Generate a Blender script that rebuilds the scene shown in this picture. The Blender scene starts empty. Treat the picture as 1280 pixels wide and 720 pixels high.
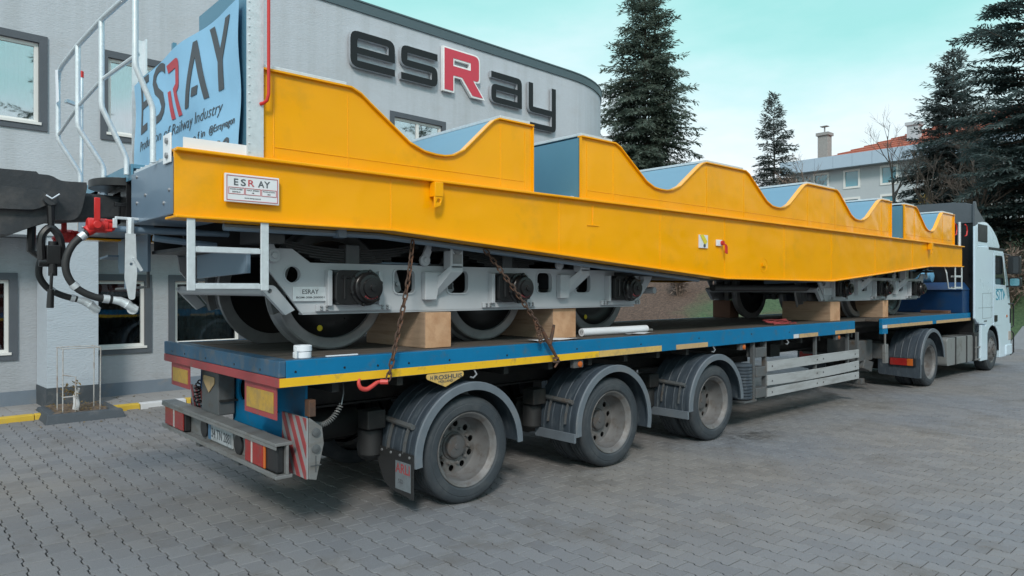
import bpy, bmesh, math, random
import numpy as np
from mathutils import Vector, Matrix
from mathutils.geometry import tessellate_polygon
R = math.radians
random.seed(7)
sc = bpy.context.scene
C = sc.collection

# ---------------------------------------------------------------- camera, light, exposure
cam = bpy.data.cameras.new('camera')
cam.sensor_width = 36.0
cam.lens = 888.0 / 1280.0 * 36.0
cam.shift_y = 1.5 / 1280.0
cam.clip_start = 0.05
cam.clip_end = 2000.0
camo = bpy.data.objects.new('camera', cam)
camo.location = (0, 0, 2.0)
camo.rotation_euler = (R(90), 0, R(48.1 - 90))
C.objects.link(camo)
sc.camera = camo

SUN_EL, SUN_AZ = R(38), R(228)          # azimuth of the sun measured from +X, counter-clockwise
world = bpy.data.worlds.new('World')
sc.world = world
world.use_nodes = True
wt = world.node_tree
for n in list(wt.nodes):
    wt.nodes.remove(n)
def wn(t, **k):
    n = wt.nodes.new(t)
    for a, b in k.items():
        setattr(n, a, b)
    return n
w_out = wn('ShaderNodeOutputWorld')
w_bg = wn('ShaderNodeBackground')
w_bg.inputs['Strength'].default_value = 0.10
sky = wn('ShaderNodeTexSky', sky_type='NISHITA', sun_disc=False)
sky.sun_elevation = SUN_EL
sky.sun_rotation = R(90) - SUN_AZ
w_tc = wn('ShaderNodeTexCoord')
w_sep = wn('ShaderNodeSeparateXYZ')
w_ramp = wn('ShaderNodeValToRGB')
w_ns = wn('ShaderNodeTexNoise')
w_ns.inputs['Scale'].default_value = 2.2
w_ns.inputs['Detail'].default_value = 7.0
w_ns.inputs['Roughness'].default_value = 0.55
w_map = wn('ShaderNodeMapping')
w_map.inputs['Scale'].default_value = (1, 1, 3.0)
w_add = wn('ShaderNodeMath', operation='MULTIPLY_ADD')
w_add.inputs[1].default_value = 0.42
w_sub = wn('ShaderNodeMath', operation='ADD')
w_sub.inputs[1].default_value = -0.21
w_mix = wn('ShaderNodeMixRGB')
w_mix.inputs['Fac'].default_value = 0.88
w_mul = wn('ShaderNodeMixRGB', blend_type='MULTIPLY')
w_mul.inputs['Fac'].default_value = 1.0
w_mul.inputs['Color2'].default_value = (10, 10, 10, 1)
el = w_ramp.color_ramp.elements
el[0].position = 0.0; el[0].color = (0.74, 0.80, 0.84, 1)
el[1].position = 1.0; el[1].color = (0.86, 0.96, 1.10, 1)
for p, c in ((0.16, (0.74, 0.80, 0.82, 1)), (0.22, (0.58, 0.77, 0.78, 1)), (0.30, (0.40, 0.71, 0.69, 1)), (0.37, (0.31, 0.66, 0.63, 1)), (0.45, (0.34, 0.66, 0.67, 1)), (0.62, (0.66, 0.82, 0.94, 1))):
    e = el.new(p); e.color = c
L = wt.links.new
L(w_tc.outputs['Generated'], w_sep.inputs[0])
L(w_tc.outputs['Generated'], w_map.inputs[0])
L(w_map.outputs[0], w_ns.inputs['Vector'])
L(w_ns.outputs['Fac'], w_add.inputs[0])
L(w_sep.outputs['Z'], w_add.inputs[2])
L(w_add.outputs[0], w_sub.inputs[0])
L(w_sub.outputs[0], w_ramp.inputs[0])
L(w_ramp.outputs[0], w_mul.inputs['Color1'])
L(sky.outputs[0], w_mix.inputs['Color1'])
L(w_mul.outputs[0], w_mix.inputs['Color2'])
L(w_mix.outputs[0], w_bg.inputs['Color'])
L(w_bg.outputs[0], w_out.inputs[0])

sun = bpy.data.lights.new('sun', 'SUN')
sun.energy = 1.6
sun.angle = R(11)
sun.color = (1.0, 0.93, 0.85)
suno = bpy.data.objects.new('sun', sun)
sd = Vector((math.cos(SUN_EL) * math.cos(SUN_AZ), math.cos(SUN_EL) * math.sin(SUN_AZ), math.sin(SUN_EL)))
suno.rotation_euler = sd.to_track_quat('Z', 'Y').to_euler()
suno.location = (0, -20, 30)
C.objects.link(suno)

sc.view_settings.view_transform = 'Standard'
sc.view_settings.look = 'None'
sc.view_settings.exposure = 0.45
sc.view_settings.gamma = 1.0
sc.view_settings.use_curve_mapping = False

# ---------------------------------------------------------------- materials
def lin(r, g, b):
    f = lambda v: (v / 255 / 12.92) if v <= 10 else ((v / 255 + 0.055) / 1.055) ** 2.4
    return (f(r), f(g), f(b))

def mat(name, col, rough=0.5, metal=0.0, var=0.12, scale=6.0, bump=0.0, bscale=40.0, dirt=None, dirt_amt=0.0, dscale=3.0,
        coat=0.0, spec=0.5, rvar=0.1, island=0.0, stretch=(1, 1, 1), wav=0.0, streak=0.0):
    m = bpy.data.materials.new(name)
    m.use_nodes = True
    t = m.node_tree
    N = t.nodes.new; K = t.links.new
    b = t.nodes['Principled BSDF']
    tc = N('ShaderNodeTexCoord')
    mp = N('ShaderNodeMapping'); mp.inputs['Scale'].default_value = stretch
    K(tc.outputs['Object'], mp.inputs[0])
    n1 = N('ShaderNodeTexNoise'); n1.inputs['Scale'].default_value = scale; n1.inputs['Detail'].default_value = 6
    K(mp.outputs[0], n1.inputs['Vector'])
    mx = N('ShaderNodeMixRGB')
    mx.inputs['Color1'].default_value = tuple(max(0, c * (1 - var)) for c in col) + (1,)
    mx.inputs['Color2'].default_value = tuple(min(1, c * (1 + var)) for c in col) + (1,)
    K(n1.outputs['Fac'], mx.inputs['Fac'])
    outc = mx.outputs[0]
    if island > 0:
        g = N('ShaderNodeNewGeometry'); oi = N('ShaderNodeObjectInfo')
        ad = N('ShaderNodeMath'); ad.operation = 'ADD'
        K(g.outputs['Random Per Island'], ad.inputs[0]); K(oi.outputs['Random'], ad.inputs[1])
        fr = N('ShaderNodeMath'); fr.operation = 'FRACT'; K(ad.outputs[0], fr.inputs[0])
        mr = N('ShaderNodeMapRange'); mr.inputs['To Min'].default_value = 1 - island; mr.inputs['To Max'].default_value = 1 + island
        K(fr.outputs[0], mr.inputs[0])
        hs = N('ShaderNodeHueSaturation'); K(outc, hs.inputs['Color']); K(mr.outputs[0], hs.inputs['Value'])
        outc = hs.outputs[0]
    if dirt is not None:
        n2 = N('ShaderNodeTexNoise'); n2.inputs['Scale'].default_value = dscale; n2.inputs['Detail'].default_value = 9; n2.inputs['Roughness'].default_value = 0.65
        K(mp.outputs[0], n2.inputs['Vector'])
        rp = N('ShaderNodeValToRGB'); rp.color_ramp.elements[0].position = 0.62 - dirt_amt * 0.35; rp.color_ramp.elements[1].position = 0.72
        rp.color_ramp.elements[1].color = (0.9, 0.9, 0.9, 1)
        K(n2.outputs['Fac'], rp.inputs[0])
        m2 = N('ShaderNodeMixRGB'); m2.inputs['Color2'].default_value = tuple(dirt) + (1,)
        K(rp.outputs[0], m2.inputs['Fac']); K(outc, m2.inputs['Color1'])
        outc = m2.outputs[0]
    if streak > 0:
        ms = N('ShaderNodeMapping'); ms.inputs['Scale'].default_value = (2.2, 2.2, 0.10); K(tc.outputs['Object'], ms.inputs[0])
        n5 = N('ShaderNodeTexNoise'); n5.inputs['Scale'].default_value = 1.5; n5.inputs['Detail'].default_value = 7; n5.inputs['Roughness'].default_value = 0.6; K(ms.outputs[0], n5.inputs['Vector'])
        r5 = N('ShaderNodeValToRGB'); r5.color_ramp.elements[0].position = .45; r5.color_ramp.elements[1].position = .75; q5 = 1 - streak
        r5.color_ramp.elements[0].color = (1, 1, 1, 1); r5.color_ramp.elements[1].color = (q5, q5, q5 * .98, 1); K(n5.outputs['Fac'], r5.inputs[0])
        m5 = N('ShaderNodeMixRGB'); m5.blend_type = 'MULTIPLY'; m5.inputs[0].default_value = 1; K(outc, m5.inputs[1]); K(r5.outputs[0], m5.inputs[2]); outc = m5.outputs[0]
    K(outc, b.inputs['Base Color'])
    mr2 = N('ShaderNodeMapRange'); mr2.inputs['To Min'].default_value = max(0.02, rough - rvar); mr2.inputs['To Max'].default_value = min(1, rough + rvar)
    K(n1.outputs['Fac'], mr2.inputs[0]); K(mr2.outputs[0], b.inputs['Roughness'])
    b.inputs['Metallic'].default_value = metal
    b.inputs['Specular IOR Level'].default_value = spec
    if coat:
        b.inputs['Coat Weight'].default_value = coat; b.inputs['Coat Roughness'].default_value = 0.06
    last = None
    if bump > 0:
        n3 = N('ShaderNodeTexNoise'); n3.inputs['Scale'].default_value = bscale; n3.inputs['Detail'].default_value = 5
        K(mp.outputs[0], n3.inputs['Vector'])
        bp = N('ShaderNodeBump'); bp.inputs['Strength'].default_value = bump; bp.inputs['Distance'].default_value = 0.01
        K(n3.outputs['Fac'], bp.inputs['Height'])
        last = bp
    if wav > 0:
        n4 = N('ShaderNodeTexNoise'); n4.inputs['Scale'].default_value = 1.6; n4.inputs['Detail'].default_value = 2
        K(tc.outputs['Object'], n4.inputs['Vector'])
        bp2 = N('ShaderNodeBump'); bp2.inputs['Strength'].default_value = wav; bp2.inputs['Distance'].default_value = 0.05
        K(n4.outputs['Fac'], bp2.inputs['Height'])
        if last: K(last.outputs[0], bp2.inputs['Normal'])
        last = bp2
    if last:
        K(last.outputs[0], b.inputs['Normal'])
        if coat: K(last.outputs[0], b.inputs['Coat Normal'])
    return m

def glass(name, tint, refl=0.35):
    m = bpy.data.materials.new(name); m.use_nodes = True
    t = m.node_tree; N = t.nodes.new; K = t.links.new
    for n in list(t.nodes): t.nodes.remove(n)
    o = N('ShaderNodeOutputMaterial'); mx = N('ShaderNodeMixShader'); g = N('ShaderNodeBsdfGlossy'); tr = N('ShaderNodeBsdfTransparent')
    g.inputs['Roughness'].default_value = 0.02; g.inputs['Color'].default_value = (0.95, 0.97, 1, 1)
    tr.inputs['Color'].default_value = tuple(tint) + (1,)
    fz = N('ShaderNodeFresnel'); fz.inputs['IOR'].default_value = 1.5
    ad = N('ShaderNodeMath'); ad.operation = 'ADD'; ad.inputs[1].default_value = refl; ad.use_clamp = True
    ns = N('ShaderNodeTexNoise'); ns.inputs['Scale'].default_value = 1.1
    tc = N('ShaderNodeTexCoord'); K(tc.outputs['Object'], ns.inputs['Vector'])
    bp = N('ShaderNodeBump'); bp.inputs['Strength'].default_value = 0.08; bp.inputs['Distance'].default_value = 0.03
    K(ns.outputs['Fac'], bp.inputs['Height']); K(bp.outputs[0], g.inputs['Normal'])
    K(fz.outputs[0], ad.inputs[0]); K(ad.outputs[0], mx.inputs[0]); K(tr.outputs[0], mx.inputs[1]); K(g.outputs[0], mx.inputs[2]); K(mx.outputs[0], o.inputs[0])
    return m

M = {}
M['yellow'] = mat('yellow_gloss_paint', (0.92, 0.395, 0.0), 0.22, var=0.06, scale=1.2, coat=0.15, spec=0.35, wav=0.6, dirt=(0.76, 0.35, 0.01), dirt_amt=0.15, dscale=1.6, rvar=0.05)
M['saddle'] = mat('blue_grey_paint', (0.098, 0.245, 0.345), 0.36, var=0.06, scale=3, wav=0.05, rvar=0.05)
M['endgrey'] = mat('grey_blue_frame_paint', (0.155, 0.225, 0.30), 0.35, var=0.06, coat=0.2)
M['bogie'] = mat('light_grey_bogie_paint', (0.47, 0.495, 0.525), 0.36, var=0.06)
M['under'] = mat('dark_grey_underframe', (0.045, 0.048, 0.052), 0.5, var=0.15)
M['galv'] = mat('galvanised_steel', (0.70, 0.75, 0.78), 0.40, metal=0.4, var=0.16, scale=22, bump=0.15, bscale=60, rvar=0.12)
M['white_steel'] = mat('white_painted_steel', (0.80, 0.82, 0.84), 0.4, var=0.05)
M['steel'] = mat('bare_wheel_steel', (0.28, 0.29, 0.30), 0.36, metal=0.5, var=0.25, scale=10)
M['black'] = mat('black_paint', (0.012, 0.012, 0.013), 0.32, var=0.2, rvar=0.1)
M['spring'] = mat('black_spring_steel', (0.02, 0.021, 0.022), 0.45, var=0.2)
M['cast'] = mat('dusty_black_casting', (0.028, 0.032, 0.037), 0.6, var=0.3, dirt=(0.080, 0.076, 0.074), dirt_amt=0.45, dscale=4, bump=0.25, bscale=30)
M['red'] = mat('red_paint', (0.55, 0.02, 0.018), 0.4, var=0.12)
M['dot'] = mat('yellow_dot_paint', (0.75, 0.62, 0.03), 0.5)
M['rubber'] = mat('black_rubber', (0.022, 0.023, 0.024), 0.6, var=0.2)
M['tyre'] = mat('dusty_tyre_rubber', (0.036, 0.045, 0.054), 0.72, var=0.3, dirt=(0.070, 0.077, 0.082), dirt_amt=0.35, dscale=4, bump=0.2, bscale=50)
M['rim'] = mat('dusty_wheel_rim', (0.165, 0.165, 0.166), 0.55, metal=0.2, var=0.25, dirt=(0.085, 0.066, 0.052), dirt_amt=0.45, dscale=7)
M['hub'] = mat('dirty_hub', (0.085, 0.087, 0.09), 0.6, var=0.3, dirt=(0.095, 0.06, 0.04), dirt_amt=0.4, dscale=12)
M['blue'] = mat('trailer_blue_paint', (0.002, 0.155, 0.33), 0.5, spec=0.3, var=0.14, scale=4, dirt=(0.05, 0.13, 0.20), dirt_amt=0.22, dscale=7, bump=0.08)
M['blue_rear'] = mat('scuffed_blue_paint', (0.030, 0.095, 0.170), 0.55, var=0.2, scale=5, dirt=(0.11, 0.12, 0.13), dirt_amt=0.4, dscale=8, bump=0.12)
M['blue_deep'] = mat('deep_blue_paint', (0.010, 0.085, 0.25), 0.45, var=0.15, dirt=(0.04, 0.06, 0.09), dirt_amt=0.3)
M['stripe'] = mat('yellow_stripe_paint', (0.80, 0.47, 0.015), 0.5, var=0.08, dirt=(0.4, 0.27, 0.06), dirt_amt=0.15, dscale=9)
M['stripe_dull'] = mat('faded_yellow_stripe', (0.60, 0.40, 0.12), 0.55, var=0.12, dirt=(0.30, 0.23, 0.13), dirt_amt=0.35, dscale=10)
M['tan'] = mat('tan_reflective_tape', (0.50, 0.34, 0.17), 0.5, var=0.15, dirt=(0.28, 0.22, 0.15), dirt_amt=0.3, dscale=12)
M['tape_white'] = mat('white_tape', (0.6, 0.62, 0.64), 0.5)
M['redstripe'] = mat('faded_red_paint', (0.33, 0.055, 0.06), 0.55, var=0.12, dirt=(0.20, 0.09, 0.08), dirt_amt=0.3, dscale=8)
M['reflect'] = mat('yellow_reflector', (0.48, 0.29, 0.05), 0.5, var=0.25, scale=30, dirt=(0.30, 0.20, 0.08), dirt_amt=0.4, dscale=10)
M['lampred'] = mat('red_lamp_lens', (0.30, 0.020, 0.018), 0.2, var=0.2, dirt=(0.15, 0.06, 0.05), dirt_amt=0.3, dscale=8)
M['lampclear'] = mat('clear_lamp_lens', (0.45, 0.40, 0.38), 0.25, var=0.15)
M['lamporange'] = mat('orange_lamp_lens', (0.50, 0.12, 0.02), 0.3)
M['alu'] = mat('weathered_aluminium', (0.25, 0.255, 0.255), 0.5, metal=0.4, var=0.18, scale=5, dirt=(0.17, 0.15, 0.13), dirt_amt=0.35, stretch=(0.4, 1, 3), bump=0.08)
M['alu_board'] = mat('pale_side_guard_board', (0.40, 0.42, 0.43), 0.5, metal=0.15, var=0.1, scale=4, dirt=(0.24, 0.24, 0.23), dirt_amt=0.35, stretch=(0.5, 1, 3))
M['greysteel'] = mat('grey_dirty_steel', (0.095, 0.103, 0.108), 0.55, var=0.25, dirt=(0.085, 0.06, 0.042), dirt_amt=0.3, dscale=6)
M['chassis'] = mat('dark_chassis_steel', (0.014, 0.0145, 0.015), 0.65, var=0.3, dirt=(0.038, 0.034, 0.030), dirt_amt=0.35, dscale=4)
M['guard'] = mat('dark_plastic_mudguard', (0.038, 0.052, 0.068), 0.55, var=0.25, scale=4, dirt=(0.10, 0.12, 0.135), dirt_amt=0.28, dscale=5, stretch=(1, 4, 1))
M['guard_lip'] = mat('worn_mudguard_edge', (0.125, 0.15, 0.175), 0.6, var=0.25, dirt=(0.16, 0.16, 0.16), dirt_amt=0.3)
M['flapsign'] = mat('faded_flap_sign', (0.17, 0.20, 0.22), 0.6, var=0.25, dirt=(0.08, 0.09, 0.10), dirt_amt=0.5, dscale=6)
M['plank'] = mat('dark_deck_planks', (0.085, 0.071, 0.060), 0.8, var=0.35, scale=5, dirt=(0.15, 0.13, 0.11), dirt_amt=0.35, stretch=(0.3, 3, 3), bump=0.3)
M['timber'] = mat('raw_timber', (0.36, 0.255, 0.175), 0.8, var=0.25, scale=6, dirt=(0.24, 0.155, 0.095), dirt_amt=0.35, dscale=4, stretch=(6, 0.6, 6), bump=0.35)
M['endgrain'] = mat('timber_end_grain', (0.56, 0.34, 0.20), 0.75, var=0.12, scale=12, dirt=(0.36, 0.17, 0.075), dirt_amt=0.5, dscale=4, bump=0.2)
M['oldwood'] = mat('old_brown_timber', (0.16, 0.085, 0.055), 0.8, var=0.2, bump=0.2)
M['rust'] = mat('rusty_steel', (0.075, 0.045, 0.032), 0.75, var=0.35, scale=25, dirt=(0.16, 0.06, 0.025), dirt_amt=0.4, dscale=18)
M['hook'] = mat('red_hook_paint', (0.58, 0.06, 0.05), 0.5, var=0.15)
M['paper'] = mat('white_paper', (0.76, 0.79, 0.84), 0.7, var=0.05)
M['banner'] = mat('pale_blue_banner_fabric', (0.28, 0.53, 0.74), 0.6, var=0.05, wav=0.3)
M['print_dark'] = mat('dark_print', (0.075, 0.085, 0.095), 0.6)
M['print_red'] = mat('red_print', (0.50, 0.06, 0.075), 0.6)
M['plate_white'] = mat('white_plate', (0.74, 0.76, 0.78), 0.35, var=0.06)
M['guard_white'] = mat('worn_white_guard_paint', (0.42, 0.42, 0.41), 0.6, var=0.1, dirt=(0.22, 0.13, 0.08), dirt_amt=0.4, dscale=9)
M['navy'] = mat('navy_chest_paint', (0.004, 0.040, 0.125), 0.4, var=0.15, dirt=(0.02, 0.04, 0.07), dirt_amt=0.3)
M['cabwin'] = mat('dark_cab_glass', (0.010, 0.016, 0.020), 0.06, spec=0.7, var=0.1, rvar=0.02)
M['plate_dirty'] = mat('dirty_number_plate', (0.36, 0.39, 0.41), 0.5, var=0.2, dirt=(0.16, 0.17, 0.17), dirt_amt=0.4, dscale=9)
M['pillar'] = mat('pale_blue_grey_pillar_render', (0.42, 0.475, 0.53), 0.9, var=0.07, scale=3, bump=0.8, bscale=18, stretch=(1, 1, 2.6))
M['plate_blue'] = mat('blue_plate_band', (0.06, 0.15, 0.26), 0.4)
M['cab'] = mat('white_cab_paint', (0.62, 0.77, 0.87), 0.28, var=0.02, scale=0.8, rvar=0.03, coat=0.4)
M['cabgrey'] = mat('grey_deflector_plastic', (0.085, 0.10, 0.115), 0.5, var=0.12)
M['darkplastic'] = mat('dark_plastic', (0.018, 0.019, 0.021), 0.45, var=0.15)
M['logo'] = mat('teal_logo_print', (0.03, 0.26, 0.38), 0.5)
M['tank'] = mat('grey_fuel_tank', (0.27, 0.285, 0.285), 0.45, metal=0.3, var=0.1, dirt=(0.16, 0.15, 0.13), dirt_amt=0.3)
M['lightblue'] = mat('light_blue_paint', (0.16, 0.40, 0.60), 0.45)
M['wall_low'] = mat('shaded_render_ground_floor', (0.37, 0.395, 0.425), 0.9, var=0.09, scale=9, bump=1.0, bscale=16, stretch=(1, 1, 2.6), dirt=(0.32, 0.33, 0.345), dirt_amt=0.25, dscale=1.1, streak=0.12)  # wall render again, with the shade under the overhang put into its colour
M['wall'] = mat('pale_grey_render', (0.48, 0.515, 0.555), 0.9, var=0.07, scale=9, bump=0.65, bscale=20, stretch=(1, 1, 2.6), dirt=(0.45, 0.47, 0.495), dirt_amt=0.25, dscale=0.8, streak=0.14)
M['dado'] = mat('blue_grey_dado_paint', (0.16, 0.20, 0.245), 0.8, var=0.12, dirt=(0.22, 0.22, 0.22), dirt_amt=0.25, bump=0.3)
M['trim'] = mat('dark_window_surround', (0.085, 0.098, 0.115), 0.7, var=0.15, bump=0.3)
M['fascia'] = mat('dark_teal_roof_edge', (0.075, 0.11, 0.125), 0.5, var=0.1)
M['pvc'] = mat('white_pvc_frame', (0.74, 0.74, 0.72), 0.35, var=0.04)
M['dark_in'] = mat('dark_room', (0.012, 0.012, 0.013), 0.9)
M['curtain'] = mat('grey_curtain', (0.24, 0.235, 0.22), 0.9, var=0.2)
M['curtain_dark'] = mat('dim_blind', (0.17, 0.165, 0.16), 0.9, var=0.12)
M['curtain_red'] = mat('red_brown_blind', (0.20, 0.035, 0.025), 0.9, var=0.2)
M['glass'] = glass('window_glass', (0.85, 0.9, 0.92), 0.10)
M['glass_up'] = glass('upper_window_glass', (0.80, 0.86, 0.88), 0.42)
M['glass_cab'] = glass('cab_glass', (0.10, 0.13, 0.15), 0.05)
M['sign_dark'] = mat('dark_sign_face', (0.013, 0.014, 0.016), 0.5, spec=0.3, var=0.15)
M['sign_red'] = mat('red_sign_face', (0.58, 0.045, 0.075), 0.4, var=0.08)
M['sign_side'] = mat('silver_sign_return', (0.45, 0.47, 0.50), 0.4, metal=0.3)
M['sign_white'] = mat('white_sign_edge', (0.80, 0.80, 0.80), 0.4)
M['paver'] = mat('grey_concrete_paver', (0.186, 0.190, 0.197), 0.85, var=0.10, scale=0.9, island=0.075, bump=0.35, bscale=120, dirt=(0.155, 0.15, 0.145), dirt_amt=0.18, dscale=0.55)
M['bed'] = mat('dark_joint_sand', (0.020, 0.019, 0.018), 0.95, var=0.3, scale=8)
M['slab'] = mat('sidewalk_concrete', (0.27, 0.265, 0.26), 0.9, var=0.12, scale=3, bump=0.3, island=0.06, dirt=(0.20, 0.18, 0.16), dirt_amt=0.25, dscale=1.5)
M['kerb_yellow'] = mat('worn_yellow_kerb_paint', (0.55, 0.37, 0.04), 0.8, var=0.15, dirt=(0.30, 0.27, 0.2), dirt_amt=0.32, dscale=2.2, bump=0.3)
M['kerb_white'] = mat('white_kerb_paint', (0.55, 0.56, 0.57), 0.8, var=0.1, bump=0.2)
M['kerb_dark'] = mat('dark_painted_kerb', (0.055, 0.068, 0.080), 0.8, var=0.2, bump=0.4, dirt=(0.13, 0.13, 0.13), dirt_amt=0.2)
M['soil'] = mat('dry_soil', (0.14, 0.105, 0.08), 0.95, var=0.35, scale=20, bump=0.8, bscale=30)
M['earth'] = mat('yard_earth', (0.165, 0.162, 0.158), 0.9, var=0.15, scale=1.0, bump=0.4)
M['bark'] = mat('bark', (0.085, 0.065, 0.05), 0.9, var=0.3, scale=10, bump=0.6)
M['barkpale'] = mat('pale_bark', (0.16, 0.13, 0.115), 0.9, var=0.3, scale=10, bump=0.6)
M['needle'] = mat('dark_fir_needles', (0.115, 0.15, 0.118), 0.7, var=0.3, scale=3, island=0.45)
M['needle_b'] = mat('blue_grey_needles', (0.12, 0.14, 0.132), 0.7, var=0.3, scale=3, island=0.45)
M['needle_c'] = mat('dark_cedar_needles', (0.085, 0.12, 0.115), 0.7, var=0.3, scale=3, island=0.5)
M['twig'] = mat('brown_twigs', (0.17, 0.125, 0.10), 0.9, var=0.3, scale=3, island=0.4)
M['autumn'] = mat('yellow_brown_leaves', (0.24, 0.165, 0.06), 0.85, var=0.35, scale=3, island=0.5)
M['farwall'] = mat('cream_house_wall', (0.46, 0.50, 0.525), 0.9, var=0.06)
M['farband'] = mat('pale_blue_fascia_panel', (0.40, 0.50, 0.60), 0.45, var=0.05)
M['rooftile'] = mat('red_roof_tiles', (0.34, 0.10, 0.06), 0.85, var=0.2, scale=8)
M['chimney'] = mat('grey_brick_chimney', (0.30, 0.295, 0.285), 0.9, var=0.3, scale=9)
M['farglass'] = mat('teal_window_glass', (0.06, 0.25, 0.32), 0.05, var=0.25, scale=0.8, spec=1.0, coat=1.0)
M['greyblock'] = mat('grey_concrete', (0.25, 0.26, 0.27), 0.9, var=0.15, bump=0.3)

M['board_white'] = mat('dirty_white_board', (0.29, 0.30, 0.31), 0.5, var=0.25, dirt=(0.26, 0.24, 0.22), dirt_amt=0.4, dscale=6)
def paver_material():
    m = bpy.data.materials.new('grey_concrete_paver'); m.use_nodes = True
    t = m.node_tree; N = t.nodes.new; K = t.links.new; b = t.nodes['Principled BSDF']
    ge = N('ShaderNodeNewGeometry'); oi = N('ShaderNodeObjectInfo')
    def noise(sc_, de, ro=.5):
        n = N('ShaderNodeTexNoise'); n.inputs['Scale'].default_value = sc_; n.inputs['Detail'].default_value = de; n.inputs['Roughness'].default_value = ro
        K(ge.outputs['Position'], n.inputs['Vector']); return n
    def ramp(src, p0, p1, c0=(0, 0, 0, 1), c1=(1, 1, 1, 1)):
        r = N('ShaderNodeValToRGB'); e = r.color_ramp.elements; e[0].position = p0; e[1].position = p1; e[0].color = c0; e[1].color = c1; K(src, r.inputs[0]); return r
    def mix(f, a, c, mode='MIX', fac=1.0):
        x = N('ShaderNodeMixRGB'); x.blend_type = mode; x.inputs[0].default_value = fac
        if f is not None: K(f, x.inputs[0])
        for s, i in ((a, 1), (c, 2)):
            if isinstance(s, tuple): x.inputs[i].default_value = s
            else: K(s, x.inputs[i])
        return x.outputs[0]
    hue = ramp(noise(.33, 4).outputs['Fac'], .38, .62, (0.176, 0.184, 0.196, 1), (0.200, 0.191, 0.180, 1))
    ad = N('ShaderNodeMath'); ad.operation = 'ADD'; K(ge.outputs['Random Per Island'], ad.inputs[0]); K(oi.outputs['Random'], ad.inputs[1])
    fr = N('ShaderNodeMath'); fr.operation = 'FRACT'; K(ad.outputs[0], fr.inputs[0])
    col = mix(None, hue.outputs[0], ramp(fr.outputs[0], 0, 1, (.90, .90, .91, 1), (1.10, 1.09, 1.08, 1)).outputs[0], 'MULTIPLY')
    grain = ramp(noise(150, 3).outputs['Fac'], .3, .7, (.82, .82, .82, 1), (1.16, 1.16, 1.16, 1)); col = mix(None, col, grain.outputs[0], 'MULTIPLY')
    stain = ramp(noise(1.3, 9, .68).outputs['Fac'], .53, .70); col = mix(mix(None, stain.outputs[0], (.7, .7, .7, 1), 'MULTIPLY'), col, (0.115, 0.108, 0.098, 1))
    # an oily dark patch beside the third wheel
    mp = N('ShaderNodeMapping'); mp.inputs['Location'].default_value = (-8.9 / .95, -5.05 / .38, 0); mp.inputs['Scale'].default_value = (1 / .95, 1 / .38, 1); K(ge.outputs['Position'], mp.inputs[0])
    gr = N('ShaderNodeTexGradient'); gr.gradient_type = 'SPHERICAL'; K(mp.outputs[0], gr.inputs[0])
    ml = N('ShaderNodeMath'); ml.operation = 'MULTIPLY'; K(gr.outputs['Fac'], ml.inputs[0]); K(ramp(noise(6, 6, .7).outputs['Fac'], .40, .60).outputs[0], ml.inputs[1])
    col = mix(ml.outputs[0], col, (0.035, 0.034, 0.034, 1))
    K(col, b.inputs['Base Color']); b.inputs['Roughness'].default_value = .72; b.inputs['Specular IOR Level'].default_value = .35
    bp = N('ShaderNodeBump'); bp.inputs['Strength'].default_value = .4; bp.inputs['Distance'].default_value = .004; K(noise(110, 4).outputs['Fac'], bp.inputs['Height']); K(bp.outputs[0], b.inputs['Normal'])
    return m
M['paver'] = paver_material()
def leafy(m, amt=.45):
    t = m.node_tree; N = t.nodes.new; K = t.links.new; b = t.nodes['Principled BSDF']; o = [n for n in t.nodes if n.type == 'OUTPUT_MATERIAL'][0]
    src = b.inputs['Base Color'].links[0].from_socket
    tr = N('ShaderNodeBsdfTranslucent'); K(src, tr.inputs['Color']); mx = N('ShaderNodeMixShader'); mx.inputs[0].default_value = amt
    K(b.outputs[0], mx.inputs[1]); K(tr.outputs[0], mx.inputs[2]); K(mx.outputs[0], o.inputs['Surface'])
for k_ in ('needle', 'needle_b', 'needle_c', 'autumn'): leafy(M[k_])
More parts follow.
